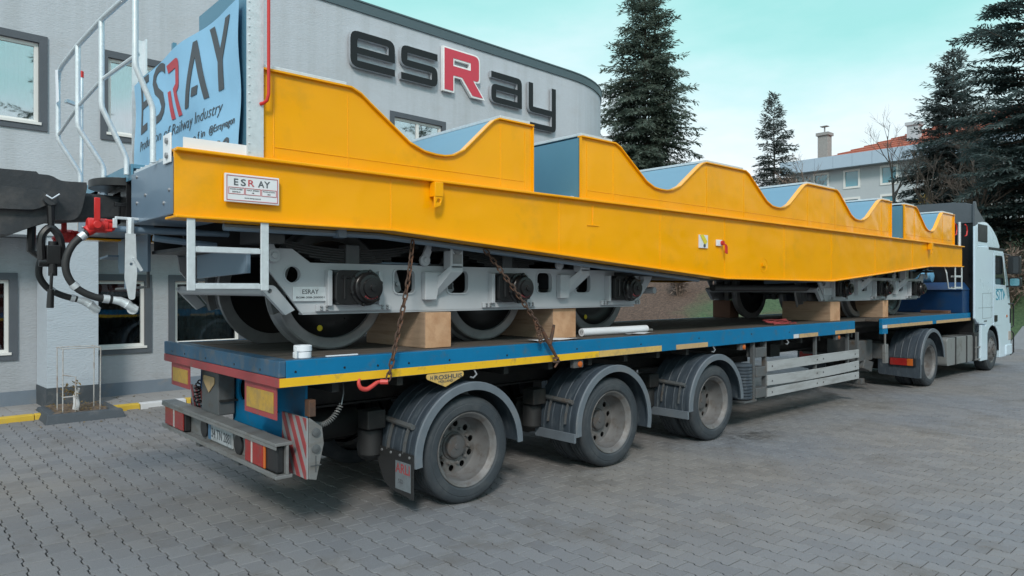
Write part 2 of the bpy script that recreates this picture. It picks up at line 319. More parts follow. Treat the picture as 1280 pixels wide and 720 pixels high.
def bank_material():
    m = bpy.data.materials.new('leaf_litter_and_grass'); m.use_nodes = True
    t = m.node_tree; N = t.nodes.new; K = t.links.new; b = t.nodes['Principled BSDF']
    tc = N('ShaderNodeTexCoord')
    n1 = N('ShaderNodeTexNoise'); n1.inputs['Scale'].default_value = 0.16; n1.inputs['Detail'].default_value = 5
    n2 = N('ShaderNodeTexNoise'); n2.inputs['Scale'].default_value = 9; n2.inputs['Detail'].default_value = 8; n2.inputs['Roughness'].default_value = 0.7
    K(tc.outputs['Object'], n1.inputs['Vector']); K(tc.outputs['Object'], n2.inputs['Vector'])
    ra = N('ShaderNodeValToRGB'); e = ra.color_ramp.elements
    e[0].position = 0.35; e[0].color = (0.045, 0.030, 0.022, 1); e[1].position = 0.70; e[1].color = (0.16, 0.105, 0.075, 1)
    rb = N('ShaderNodeValToRGB'); e = rb.color_ramp.elements
    e[0].position = 0.35; e[0].color = (0.030, 0.065, 0.028, 1); e[1].position = 0.70; e[1].color = (0.085, 0.14, 0.062, 1)
    K(n2.outputs['Fac'], ra.inputs[0]); K(n2.outputs['Fac'], rb.inputs[0])
    rc = N('ShaderNodeValToRGB'); e = rc.color_ramp.elements; e[0].position = 0.44; e[1].position = 0.56
    sx = N('ShaderNodeSeparateXYZ'); K(tc.outputs['Object'], sx.inputs[0]); mrx = N('ShaderNodeMapRange'); mrx.inputs['From Min'].default_value = 21.5; mrx.inputs['From Max'].default_value = 16.0; mrx.inputs['To Min'].default_value = -0.14; mrx.inputs['To Max'].default_value = 0.12
    K(sx.outputs['Y'], mrx.inputs[0]); adx = N('ShaderNodeMath'); K(n1.outputs['Fac'], adx.inputs[0]); K(mrx.outputs[0], adx.inputs[1]); K(adx.outputs[0], rc.inputs[0])
    mx = N('ShaderNodeMixRGB'); K(rc.outputs[0], mx.inputs[0]); K(ra.outputs[0], mx.inputs[1]); K(rb.outputs[0], mx.inputs[2])
    K(mx.outputs[0], b.inputs['Base Color']); b.inputs['Roughness'].default_value = 0.95
    bp = N('ShaderNodeBump'); bp.inputs['Strength'].default_value = 0.8; bp.inputs['Distance'].default_value = 0.08
    K(n2.outputs['Fac'], bp.inputs['Height']); K(bp.outputs[0], b.inputs['Normal'])
    return m
M['bank'] = bank_material()

# ---------------------------------------------------------------- mesh helpers
OFF = {}
SPLIT = {k: k for k in ('end_plate lashing_eye hose_clamp brake_panel opening_rim axle_guide frame_gusset bogie_bolster bogie_end_tube brake_linkage bumper_lip bumper_bracket plate_lamp_recess '
                        'air_tank under_box side_ladder mirror_arm grab_bar cross_member axle underbody wheel_disc rim soffit plate_lettering lettering plate_knob bogie_lettering flap_lettering door_lettering badge_lettering chassis_beam neck_beam tie_bar step_tread rail').split()}
SPLIT.update({'weld_lines': 'weld_line', 'weld_seam': 'weld_seam', 'bolts': 'bolt', 'axles': 'axle', 'brake_shoes': 'brake_shoe', 'spring_hangers': 'spring_hanger', 'air_lines': 'air_line'})
TINY = set('rivets tie_bolts wheel_nuts flap_bolts board_bolts rail_bolts dry_leaves'.split())
class MB:
    def __init__(s): s.v = []; s.f = []; s.mi = []; s.m = 0
    def add(s, vs, fs):
        o = len(s.v); s.v += [tuple(p) for p in vs]
        s.f += [tuple(i + o for i in f) for f in fs]; s.mi += [s.m] * len(fs)
        return s
    def box(s, x0, x1, y0, y1, z0, z1):
        v = [(x, y, z) for x in (x0, x1) for y in (y0, y1) for z in (z0, z1)]
        return s.add(v, [(0, 1, 3, 2), (4, 6, 7, 5), (0, 4, 5, 1), (2, 3, 7, 6), (0, 2, 6, 4), (1, 5, 7, 3)])
    def hexa(s, p):   # eight corners, bottom four then top four
        return s.add(p, [(0, 3, 2, 1), (4, 5, 6, 7), (0, 1, 5, 4), (1, 2, 6, 5), (2, 3, 7, 6), (3, 0, 4, 7)])
    def bar(s, p, q, w, h, up=(0, 0, 1)):
        p = Vector(p); q = Vector(q); d = (q - p).normalized(); u = Vector(up)
        a = d.cross(u)
        if a.length < 1e-4: a = d.cross(Vector((0, 1, 0)))
        a.normalize(); b = a.cross(d).normalized()
        c = []
        for e in (p, q):
            for i, j in ((-1, -1), (1, -1), (1, 1), (-1, 1)): c.append(e + a * (i * w / 2) + b * (j * h / 2))
        return s.add(c, [(3, 2, 1, 0), (4, 5, 6, 7), (0, 1, 5, 4), (1, 2, 6, 5), (2, 3, 7, 6), (3, 0, 4, 7)])
    def tube(s, pts, r, n=8, closed=False, cap=True):
        P = [Vector(p) for p in pts]; k = len(P); rs = r if isinstance(r, (list, tuple)) else [r] * k
        T = []
        for i in range(k):
            if closed: d = P[(i + 1) % k] - P[i - 1]
            else: d = P[min(i + 1, k - 1)] - P[max(i - 1, 0)]
            T.append(d.normalized())
        ref = Vector((0, 0, 1))
        if abs(T[0].dot(ref)) > 0.9: ref = Vector((1, 0, 0))
        a = (ref - T[0] * ref.dot(T[0])).normalized()
        V = []
        for i in range(k):
            a = (a - T[i] * a.dot(T[i])).normalized(); b = T[i].cross(a)
            for j in range(n):
                w = 2 * math.pi * j / n
                V.append(P[i] + (a * math.cos(w) + b * math.sin(w)) * rs[i])
        F = []
        for i in range(k if closed else k - 1):
            i2 = (i + 1) % k
            for j in range(n):
                F.append((i * n + j, i * n + (j + 1) % n, i2 * n + (j + 1) % n, i2 * n + j))
        if cap and not closed:
            F.append(tuple(range(n))[::-1]); F.append(tuple((k - 1) * n + j for j in range(n)))
        return s.add(V, F)
    def cyl(s, p, q, r, n=16): return s.tube([p, q], r, n)
    def lathe(s, prof, o, axis=(0, 1, 0), n=32, closed=False, cap=True):
        # prof: (distance along the axis, radius)
        ax = Vector(axis).normalized(); ref = Vector((0, 0, 1)) if abs(ax.z) < 0.9 else Vector((1, 0, 0))
        a = (ref - ax * ref.dot(ax)).normalized(); b = ax.cross(a); o = Vector(o)
        V = []; k = len(prof)
        for h, r in prof:
            for j in range(n):
                w = 2 * math.pi * j / n
                V.append(o + ax * h + (a * math.cos(w) + b * math.sin(w)) * r)
        F = []
        for i in range(k if closed else k - 1):
            i2 = (i + 1) % k
            for j in range(n):
                F.append((i * n + j, i * n + (j + 1) % n, i2 * n + (j + 1) % n, i2 * n + j))
        if not closed and cap:
            if prof[0][1] > 1e-5: F.append(tuple(range(n))[::-1])
            if prof[-1][1] > 1e-5: F.append(tuple((k - 1) * n + j for j in range(n)))
        return s.add(V, F)
    def shape(s, loops, fn, a, b, side=None):
        # loops: outer outline and holes in 2-D, extruded from depth a to depth b; fn(u, v, d) -> xyz
        flat = [p for l in loops for p in l]; n = len(flat)
        tri = tessellate_polygon([[Vector((p[0], p[1], 0)) for p in l] for l in loops])
        V = [fn(u, v, a) for u, v in flat] + [fn(u, v, b) for u, v in flat]
        F = [t for t in tri] + [tuple(i + n for i in t[::-1]) for t in tri]
        s.add(V, F)
        m0 = s.m
        if side is not None: s.m = side
        o = 0; S = []
        for l in loops:
            k = len(l)
            for i in range(k): S.append((o + i, o + (i + 1) % k, n + o + (i + 1) % k, n + o + i))
            o += k
        base = len(s.v) - 2 * n
        s.f += [tuple(i + base for i in f) for f in S]; s.mi += [s.m] * len(S)
        s.m = m0
        return s
    def arc(s, prof, cx, cz, a0, a1, n=20):
        # closed profile (y, r) swept about the Y axis through (cx, cz) from angle a0 to a1 in degrees
        V = []; k = len(prof)
        for i in range(n + 1):
            w = R(a0 + (a1 - a0) * i / n)
            for y, r in prof: V.append((cx + r * math.cos(w), y, cz + r * math.sin(w)))
        F = []
        for i in range(n):
            for j in range(k): F.append((i * k + j, i * k + (j + 1) % k, (i + 1) * k + (j + 1) % k, (i + 1) * k + j))
        F.append(tuple(range(k))); F.append(tuple(n * k + j for j in range(k))[::-1])
        return s.add(V, F)
    def text(s, body, o, u, v, size, depth=0.004, align='LEFT', width=None, shear=0.0, wt=0.0, space=1.0):
        me = text_mesh(body, shear, wt, space)
        xs = [p[0] for p in me[0]]
        if not xs: return s
        x0, x1 = min(xs), max(xs)
        k = size; kx = size
        if width: kx = width / (x1 - x0)
        sh = {'LEFT': x0, 'CENTER': (x0 + x1) / 2, 'RIGHT': x1}[align]
        o = Vector(o); u = Vector(u).normalized(); v = Vector(v).normalized(); w = u.cross(v)
        return s.add([o + u * ((p[0] - sh) * kx) + v * (p[1] * k) + w * (p[2] * depth) for p in me[0]], me[1])
    def clusters(s):
        # connected pieces whose bounding boxes do not touch
        n = len(s.v); par = list(range(n))
        def f(a):
            while par[a] != a: par[a] = par[par[a]]; a = par[a]
            return a
        for fc in s.f:
            r0 = f(fc[0])
            for i in fc[1:]: par[f(i)] = r0
        g = {}
        for i in range(n): g.setdefault(f(i), []).append(i)
        ks = list(g); bb = [[(min(s.v[i][k] for i in g[q]) - .002, max(s.v[i][k] for i in g[q]) + .002) for k in range(3)] for q in ks]
        q = list(range(len(ks)))
        def h(a):
            while q[a] != a: a = q[a]
            return a
        for i in range(len(ks)):
            for j in range(i):
                if all(bb[i][k][0] <= bb[j][k][1] and bb[j][k][0] <= bb[i][k][1] for k in range(3)): q[h(i)] = h(j)
        gi = {ks[i]: h(i) for i in range(len(ks))}; out = {}
        for fc, mi in zip(s.f, s.mi): out.setdefault(gi[f(fc[0])], []).append((fc, mi))
        res = []
        for fl in out.values():
            m = MB(); mp = {}
            for fc, mi in fl:
                for i in fc:
                    if i not in mp: mp[i] = len(m.v); m.v.append(s.v[i])
                m.f.append(tuple(mp[i] for i in fc)); m.mi.append(mi)
            res.append(m)
        return res
    def build(s, name, mats, parent=None, kind=None, label=None, cat=None, group=None, smooth=40, bevel=0, seg=2, recalc=True):
        if name in TINY: kind = kind or 'stuff'
        if name in SPLIT:
            parts = s.clusters()
            if len(parts) > 1:
                return [p.build('~' + SPLIT[name], mats, parent, kind, label, cat, group, smooth, bevel, seg, recalc) for p in parts][0]
            name = SPLIT[name]
        name = name.lstrip('~')
        me = bpy.data.meshes.new(name)
        off = Vector((0, 0, 0))
        if parent is not None: off = OFF[parent.name]
        me.from_pydata([(p[0] - off.x, p[1] - off.y, p[2] - off.z) for p in s.v], [], s.f)
        if not isinstance(mats, (list, tuple)): mats = [mats]
        for m in mats: me.materials.append(M[m] if isinstance(m, str) else m)
        if len(mats) > 1: me.polygons.foreach_set('material_index', s.mi)
        if recalc:
            bm = bmesh.new(); bm.from_mesh(me); bmesh.ops.recalc_face_normals(bm, faces=bm.faces[:]); bm.to_mesh(me); bm.free()
        if smooth:
            me.shade_smooth(); me.set_sharp_from_angle(angle=R(smooth))
        o = bpy.data.objects.new(name, me); C.objects.link(o)
        if parent is not None: o.parent = parent
        OFF[o.name] = off
        if bevel:
            b = o.modifiers.new('bevel', 'BEVEL'); b.width = bevel; b.segments = seg; b.limit_method = 'ANGLE'; b.angle_limit = R(45)
        tag(o, label, cat, group, kind)
        return o

def tag(o, label=None, cat=None, group=None, kind=None):
    for k, v in (('label', label), ('category', cat), ('group', group), ('kind', kind)):
        if v: o[k] = v
    return o

def thing(name, label, cat, loc=(0, 0, 0), group=None):
    o = bpy.data.objects.new(name, None); C.objects.link(o); o.location = loc; o.empty_display_size = 0.2
    OFF[o.name] = Vector(loc)
    return tag(o, label, cat, group)

KIDS = {}
def copy_part(o, parent, d=(0, 0, 0)):
    c = o.copy(); C.objects.link(c); c.parent = parent; c.location = Vector(o.location) + Vector(d); OFF[c.name] = OFF[o.name]
    for ch in list(o.children):
        e = ch.copy(); C.objects.link(e); e.parent = c; OFF[e.name] = OFF[ch.name]
    return c

def copy_tree(o, loc=None, rz=None, label=None):
    kids = list(o.children)
    c = o.copy(); C.objects.link(c)
    if loc is not None: c.location = loc
    if rz is not None: c.rotation_euler = (0, 0, rz)
    OFF[c.name] = OFF[o.name]
    if label: c['label'] = label
    for k in kids:
        p = k.copy(); C.objects.link(p); p.parent = c
        for g in k.children:
            q = g.copy(); C.objects.link(q); q.parent = p
    return c

_tm = {}
def text_mesh(body, shear=0.0, wt=0.0, space=1.0):
    key = (body, shear, wt, space)
    if key in _tm: return _tm[key]
    cu = bpy.data.curves.new('text', 'FONT'); cu.body = body; cu.extrude = 0.5; cu.resolution_u = 3; cu.shear = shear; cu.offset = wt; cu.space_character = space
    ob = bpy.data.objects.new('text', cu); C.objects.link(ob)
    dg = bpy.context.evaluated_depsgraph_get()
    me = bpy.data.meshes.new_from_object(ob.evaluated_get(dg))
    r = ([tuple(v.co) for v in me.vertices], [tuple(p.vertices) for p in me.polygons])
    bpy.data.objects.remove(ob); bpy.data.curves.remove(cu); bpy.data.meshes.remove(me)
    _tm[key] = r
    return r

def rnd(pts, r, n=4):
    # round the corners of a polygon; pts: (x, y) or (x, y, 1) for a corner to be rounded
    out = []; k = len(pts)
    for i in range(k):
        p = pts[i]
        if len(p) < 3 or not p[2]: out.append((p[0], p[1])); continue
        a = Vector(pts[i - 1][:2]); b = Vector(p[:2]); c = Vector(pts[(i + 1) % k][:2])
        rr = p[2] if p[2] != 1 else r
        d1 = (a - b); d2 = (c - b); rr = min(rr, d1.length * 0.48, d2.length * 0.48)
        s = b + d1.normalized() * rr; e = b + d2.normalized() * rr
        for j in range(n + 1):
            t = j / n
            q = s * (1 - t) ** 2 + b * 2 * t * (1 - t) + e * t * t
            out.append((q.x, q.y))
    return out
def circ(cx, cy, r, n=20): return [(cx + r * math.cos(2 * math.pi * i / n), cy + r * math.sin(2 * math.pi * i / n)) for i in range(n)]
def rect(x0, x1, y0, y1): return [(x0, y0), (x1, y0), (x1, y1), (x0, y1)]
def rrect(x0, x1, y0, y1, r, n=4): return rnd([(x0, y0, 1), (x1, y0, 1), (x1, y1, 1), (x0, y1, 1)], r, n)
def bez(pts, n=24):
    # smooth curve through points (Catmull-Rom)
    P = [Vector(p) for p in pts]; P = [P[0] * 2 - P[1]] + P + [P[-1] * 2 - P[-2]]
    out = []; k = len(P) - 3
    for i in range(k):
        a, b, c, d = P[i:i + 4]; m = max(2, n // k)
        for j in range(m):
            t = j / m
            out.append(0.5 * ((2 * b) + (c - a) * t + (2 * a - 5 * b + 4 * c - d) * t * t + (3 * b - a - 3 * c + d) * t ** 3))
    out.append(P[-2]); return out
XZ = lambda u, v, d: (u, d, v)       # outline in X-Z, depth along Y
YZ = lambda u, v, d: (d, u, v)       # outline in Y-Z, depth along X
XY = lambda u, v, d: (u, v, d)

# ---------------------------------------------------------------- ground and paving
WA = R(2.86); WD = Vector((math.cos(WA), math.sin(WA), 0)); WN = Vector((-math.sin(WA), math.cos(WA), 0)); WO = Vector((2.0, 13.5, 0))
def W(u, off, z):     # wall coordinates: along the facade, into the building, up
    p = WO + WD * (u - 2.0) + WN * off
    return (p.x, p.y, z)
def foot(x, y): return (x - 25.0) * 0.945 + (y - 18.0) * 0.326
def terrain(x, y):
    s = foot(x, y)
    if s <= 0: return -0.035
    h = 0.42 * s if s < 13 else 5.46 + (s - 13) * 0.06
    return h + 0.10 * math.sin(x * 0.9 + y * 0.5) * min(1, s / 4)

g = MB(); g.add([(-300, -300, -0.04), (400, -300, -0.04), (400, 400, -0.04), (-300, 400, -0.04)], [(0, 1, 2, 3)])
g.build('ground', 'earth', kind='structure')
g = MB(); g.add([(-7, -7, -0.020), (31.5, -7, -0.020), (31.5, 13.2, -0.020), (-7, 13.2, -0.020)], [(0, 1, 2, 3)])
paving = g.build('paved_yard', 'bed', kind='structure')

PW, PL = 0.165, 0.236
def paver_outline(gap=0.0052, e=0.009, sl=0.013):
    w = PW / 2 - gap; l = PL / 2 - 0.0032; q = PL / 4
    pos = [(w + e, -l), (w + e, -q - sl), (w - e, -q + sl), (w - e, q - sl), (w + e, q + sl), (w + e, l)]
    return pos + [(-x, -y) for x, y in pos]
PO = paver_outline()
inner = [(x * 0.955, y * 0.97) for x, y in PO]
cam_d = (math.cos(R(48.1)), math.sin(R(48.1)))
cells = []
for i in range(int(-7 / PW), int(31.5 / PW)):
    for j in range(int(-7 / PL), int(13.3 / PL)):
        x = (i + 0.41) * PW; y = (j + (0.5 if i % 2 else 0.0) + 0.3) * PL
        if y > 13.0 + 0.05 * (x - 2) - 0.02 or foot(x, y) > -0.1: continue
        t = x * cam_d[0] + y * cam_d[1] or .01
        u = (x * cam_d[1] - y * cam_d[0]) / t
        vis = abs(u) < 0.735 and t > 4.90
        cells.append((t, x, y, vis))
cells.sort()
near = [c for c in cells if c[3]][:300]
nset = set((c[1], c[2]) for c in near)
K = 12
def paver_geo(cham=True):
    V = [(x, y, -0.0035) for x, y in PO] + [(x, y, 0.0) for x, y in inner] + [(x, y, -0.05) for x, y in PO]
    F = [tuple(range(K, 2 * K))]
    F += [(k, (k + 1) % K, K + (k + 1) % K, K + k) for k in range(K)] + [(2 * K + k, 2 * K + (k + 1) % K, (k + 1) % K, k) for k in range(K)]
    return V, F
pv, pf = paver_geo()
variants = []
for q in range(4):
    me = bpy.data.meshes.new('paver')
    sx, sy = random.uniform(-0.006, 0.006), random.uniform(-0.006, 0.006)
    me.from_pydata([(x, y, z + (x * sx + y * sy if z > -0.04 else 0)) for x, y, z in pv], [], pf); me.materials.append(M['paver'])
    variants.append(me)
for t, x, y, v in near:
    o = bpy.data.objects.new('paver', random.choice(variants)); C.objects.link(o); o.parent = paving
    o.location = (x + random.uniform(-.001, .001), y + random.uniform(-.001, .001), random.uniform(-0.002, 0.001))
    o.rotation_euler = (0, 0, random.uniform(-0.006, 0.006))
# the remaining pavers: real geometry in one mesh
rest = [c for c in cells if (c[1], c[2]) not in nset]
V = np.array(pv); nV = len(pv); n = len(rest)
P = np.zeros((n, nV, 3)); cs = np.array([[c[1], c[2]] for c in rest])
rng = np.random.default_rng(3)
tl = rng.uniform(-0.006, 0.006, (n, 2)); zz = rng.uniform(-0.002, 0.001, n)
P[:, :, 0] = V[None, :, 0] + cs[:, None, 0]; P[:, :, 1] = V[None, :, 1] + cs[:, None, 1]
P[:, :, 2] = V[None, :, 2] + zz[:, None] + V[None, :, 0] * tl[:, None, 0] + V[None, :, 1] * tl[:, None, 1]
me = bpy.data.meshes.new('pavers')
li = []; st = []; ct = []
base = [i for f in pf for i in f]; sizes = [len(f) for f in pf]; nl = len(base)
li = (np.array(base)[None, :] + (np.arange(n) * nV)[:, None]).ravel()
ls = np.concatenate([[0], np.cumsum(sizes)[:-1]]); st = (ls[None, :] + (np.arange(n) * nl)[:, None]).ravel()
me.vertices.add(n * nV); me.vertices.foreach_set('co', P.ravel().astype(np.float32))
me.loops.add(len(li)); me.loops.foreach_set('vertex_index', li.astype(np.int32))
me.polygons.add(len(st)); me.polygons.foreach_set('loop_start', st.astype(np.int32))
me.update(calc_edges=True); me.validate(); me.shade_flat()
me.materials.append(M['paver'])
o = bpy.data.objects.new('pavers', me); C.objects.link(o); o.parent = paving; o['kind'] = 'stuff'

# bank of leaf litter and grass behind the yard
nx, ny = 70, 70
V = []; F = []
for i in range(nx + 1):
    s = -0.4 + (i / nx) ** 2.2 * 170
    for j in range(ny + 1):
        a = -90 + j * 190 / ny
        x = 25 + 0.945 * s - 0.326 * a; y = 18 + 0.326 * s + 0.945 * a
        V.append((x, y, terrain(x, y) if i else -0.3))
for i in range(nx):
    for j in range(ny):
        k = i * (ny + 1) + j; F.append((k, k + ny + 1, k + ny + 2, k + 1))
b = MB(); b.add(V, F); b.build('hillside', 'bank', kind='structure', recalc=False)

# sidewalk of concrete slabs and its painted kerb
sw = MB(); sw.hexa([W(-8, -0.5, -0.03), W(24, -0.5, -0.03), W(24, 1.2, -0.03), W(-8, 1.2, -0.03), W(-8, -0.5, 0.06), W(24, -0.5, 0.06), W(24, 1.2, 0.06), W(-8, 1.2, 0.06)])
walk = sw.build('sidewalk', 'bed', kind='structure')
def slab(u0, u1, a, bb):
    m = MB(); gp = 0.004; z = 0.078 + random.uniform(-.003, .003)
    m.hexa([W(u0 + gp, a + gp, 0.05), W(u1 - gp, a + gp, 0.05), W(u1 - gp, bb - gp, 0.05), W(u0 + gp, bb - gp, 0.05),
            W(u0 + gp, a + gp, z), W(u1 - gp, a + gp, z), W(u1 - gp, bb - gp, z), W(u0 + gp, bb - gp, z)])
    return m
for i in range(-8, 46):
    for a, bb in ((-0.38, 0.02), (0.02, 0.42), (0.42, 0.78)):
        slab(i * 0.4, i * 0.4 + 0.4, a, bb).build('slab', 'slab', walk, smooth=0)
for i in range(-6, 34):
    u0 = i * 0.75 + 0.3; m = MB(); gp = 0.004
    m.hexa([W(u0 + gp, -0.53, -0.03), W(u0 + 0.75 - gp, -0.53, -0.03), W(u0 + 0.75 - gp, -0.385, -0.03), W(u0 + gp, -0.385, -0.03),
            W(u0 + gp, -0.515, 0.078), W(u0 + 0.75 - gp, -0.515, 0.078), W(u0 + 0.75 - gp, -0.385, 0.084), W(u0 + gp, -0.385, 0.084)])
    m.build('kerb_stone', 'kerb_white' if 3.6 < u0 + .4 < 4.2 else 'kerb_yellow', walk, smooth=0, bevel=0.012)

# ---------------------------------------------------------------- office building
bld = thing('office_building', 'pale grey rendered two storey office building with dark window surrounds and a rounded corner', 'building', (2, 14, 0))
US, RR = 15.0, 4.0
cen = WO + WD * (US - 2.0) + WN * RR
def path(off, n=22):
    # wall line from far left, along the facade, round the corner and back
    pts = [W(-7, off, 0), W(US, off, 0)]
    for i in range(1, n + 1):
        a = WA + R(112) * i / n
        pts.append((cen.x + (RR - off) * math.sin(a), cen.y - (RR - off) * math.cos(a), 0))
    e = pts[-1]; a = WA + R(112)
    pts.append((e[0] + math.cos(a) * 12, e[1] + math.sin(a) * 12, 0))
    return pts
UPW = [(0.42, 2.07), (2.83, 4.48), (5.55, 7.15), (8.70, 10.32), (11.5, 13.1)]
LOW = [(0.35, 1.80), (2.40, 3.88), (4.18, 5.66), (6.6, 8.1), (9.6, 11.1), (12.2, 13.7)]
UPZ = (4.53, 6.05); LOZ = (0.83, 2.27)
m = MB()
m.shape([[(-7, 2.9), (US, 2.9), (US, 8.1), (-7, 8.1)]] + [rect(a + .10, b - .10, UPZ[0] + .10, UPZ[1] - .10) for a, b in UPW], lambda u, v, d: W(u, d, v), 0.0, 0.30)
m.build('upper_wall', 'wall', bld, smooth=0)
m = MB()
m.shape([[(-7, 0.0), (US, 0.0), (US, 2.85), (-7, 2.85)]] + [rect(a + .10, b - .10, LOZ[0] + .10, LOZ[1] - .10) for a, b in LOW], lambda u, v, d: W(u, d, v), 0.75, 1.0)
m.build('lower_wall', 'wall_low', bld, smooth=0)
def strip(off, z0, z1, th, start=1):
    m = MB(); A = path(off)[start:]; B = path(off + th)[start:]
    for i in range(len(A) - 1):
        a, b, c, d = A[i], A[i + 1], B[i + 1], B[i]
        m.add([(a[0], a[1], z0), (b[0], b[1], z0), (b[0], b[1], z1), (a[0], a[1], z1), (d[0], d[1], z0), (c[0], c[1], z0), (c[0], c[1], z1), (d[0], d[1], z1)],
              [(0, 1, 2, 3), (5, 4, 7, 6), (3, 2, 6, 7), (1, 0, 4, 5)])
    return m
strip(0.0, 2.9, 8.1, 0.3).build('rounded_wall', 'wall', bld, smooth=30)
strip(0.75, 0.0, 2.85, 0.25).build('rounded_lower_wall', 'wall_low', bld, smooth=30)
strip(-0.035, 8.06, 8.27, 0.25, 0).build('roof_edge', 'fascia', bld, smooth=30)
strip(-0.05, 8.272, 8.305, 0.3, 0).build('roof_edge_cap', 'fascia', bld, smooth=30)
m = MB(); P1 = path(0.0)
bk = [W(-7, 14, 0)]
poly = [(p[0], p[1]) for p in P1] + [(bk[0][0], bk[0][1])]
m.shape([poly], XY, 2.862, 2.90); m.build('floor_soffit', 'wall', bld, smooth=0)
m = MB(); m.shape([[(p[0], p[1]) for p in path(0.32)] + [W(-7, 13.9, 0)[:2]]], XY, 8.0, 8.09); m.build('flat_roof', 'dado', bld, smooth=0)
m = MB()
e = P1[-1]
m.hexa([W(-7, 1.3, 0), W(-6.8, 1.3, 0), W(-6.8, 14, 0), W(-7, 14, 0), W(-7, 1.3, 8.0), W(-6.8, 1.3, 8.0), W(-6.8, 14, 8.0), W(-7, 14, 8.0)])
a = W(-7, 14, 0)
m.hexa([a, (e[0], e[1], 0), (e[0], e[1] + .2, 0), (a[0], a[1] + .2, 0), (a[0], a[1], 8), (e[0], e[1], 8), (e[0], e[1] + .2, 8), (a[0], a[1] + .2, 8)])
m.build('rear_wall', 'wall', bld, smooth=0)
m = MB(); m.hexa([W(-7, 0.72, 0.05), W(US, 0.72, 0.05), W(US, 0.748, 0.05), W(-7, 0.748, 0.05), W(-7, 0.72, 0.31), W(US, 0.72, 0.31), W(US, 0.748, 0.31), W(-7, 0.748, 0.31)])
m.build('dado_band', 'dado', bld, smooth=0)
for u in (2.07, 8.4, 14.2):
    m = MB(); w = 0.74
    m.hexa([W(u, 0.03, 0.40), W(u + w, 0.03, 0.40), W(u + w, 0.74, 0.40), W(u, 0.74, 0.40), W(u, 0.03, 2.86), W(u + w, 0.03, 2.86), W(u + w, 0.74, 2.86), W(u, 0.74, 2.86)])
    p = m.build('pillar', 'pillar', bld, smooth=0)
    m = MB(); m.hexa([W(u - .012, 0.015, 0.0), W(u + w + .012, 0.015, 0.0), W(u + w + .012, 0.74, 0.0), W(u - .012, 0.74, 0.0), W(u - .012, 0.015, 0.398), W(u + w + .012, 0.015, 0.398), W(u + w + .012, 0.74, 0.398), W(u - .012, 0.74, 0.398)])
    m.build('pillar_base', 'kerb_dark', p, smooth=0)

def window(u0, u1, z0, z1, off, cur, gl, mull=True, strip_m=None):
    fn = lambda u, v, d: W(u, d, v)
    m = MB(); m.shape([rect(u0, u1, z0, z1), rect(u0 + .115, u1 - .115, z0 + .115, z1 - .115)], fn, off - 0.028, off + 0.12)
    w = m.build('window', 'trim', bld, smooth=0)
    a, b, c, d = u0 + .118, u1 - .118, z0 + .118, z1 - .118
    m = MB(); m.shape([rect(a, b, c, d), rect(a + .055, b - .055, c + .055, d - .055)], fn, off + 0.03, off + 0.10)
    if mull: m.shape([rect((a + b) / 2 - .035, (a + b) / 2 + .035, c + .056, d - .056)], fn, off + 0.035, off + 0.095)
    m.shape([rect(a - .03, b + .03, c - .03, c + .012)], fn, off - 0.045, off + 0.029)
    m.build('window_frame', 'pvc', w, smooth=0)
    m = MB(); m.shape([rect(a + .05, b - .05, c + .05, d - .05)], fn, off + 0.06, off + 0.066)
    m.build('pane', gl, w, smooth=0)
    m = MB(); n = 40                      # curtain with vertical folds
    V = []
    for i in range(n + 1):
        u = a + (b - a) * i / n; q = off + 0.34 + 0.025 * math.sin(i * 1.9) + 0.01 * math.sin(i * 0.7)
        V += [W(u, q, c), W(u, q, d)]
    m.add(V, [(2 * i, 2 * i + 2, 2 * i + 3, 2 * i + 1) for i in range(n)])
    m.build('curtain', cur, w, smooth=80, recalc=False)
    m = MB(); V = [W(*p) for p in ((a, off + .12, c), (b, off + .12, c), (b, off + .12, d), (a, off + .12, d), (a, off + .6, c), (b, off + .6, c), (b, off + .6, d), (a, off + .6, d))]
    m.add(V, [(0, 1, 5, 4), (2, 3, 7, 6), (0, 3, 7, 4), (1, 2, 6, 5), (4, 5, 6, 7)])
    m.build('window_niche', 'dark_in', w, smooth=0, recalc=False)
    if strip_m:
        m = MB(); m.shape([rect(a, b, d - .20, d - .06)], fn, off + 0.16, off + 0.18); m.build('blind', strip_m, w, smooth=0)
    return w
for i, (a, b) in enumerate(UPW): window(a, b, *UPZ, 0.0, 'curtain', 'glass_up', mull=(i != 0))
for i, (a, b) in enumerate(LOW):
    window(a, b, *LOZ, 0.75, ['curtain_red', 'dark_in', 'curtain_dark', 'curtain_dark', 'dark_in', 'curtain_dark'][i], 'glass', mull=False, strip_m='curtain_red' if i == 1 else None)

# wall sign: separate letters standing off the render
sign = thing('wall_sign', 'large dark lettering with one red capital letter mounted high on the grey wall', 'sign', W(10.5, 0, 7.2))
def letter(u0, loops, mats, z0=6.80, back=None):
    m = MB(); fn = lambda u, v, d: W(u0 + u, d, z0 + v)
    m.m = 0; m.shape(loops, fn, -0.115, -0.035, side=1)
    if back:
        m.m = 2; m.shape(back, fn, -0.105, -0.03, side=1)
    m.m = 1
    bx = loops[0]; xs = [p[0] for p in bx]; ys = [p[1] for p in bx]
    m.build('letter', mats, sign, smooth=30)
t, r = 0.175, 0.13
w, h = 1.16, 0.79
e_ = [rnd([(w, 0), (0, 0, 1), (0, h, 1), (w, h, 1), (w, .30), (t, .30), (t, .155), (w, .155)], .2), rnd([(t, .445), (w - t, .445), (w - t, .635, 1), (t, .635, 1)], .06)]
letter(7.60, e_, ['sign_dark', 'sign_side'])
w = 1.06
s_ = [rnd([(0, 0), (w, 0, 1), (w, .47, 1), (t, .47), (t, .63), (w, .63), (w, .79), (0, .79, 1), (0, .315, 1), (w - t, .315), (w - t, .155), (0, .155)], .17)]
letter(8.93, s_, ['sign_dark', 'sign_side'])
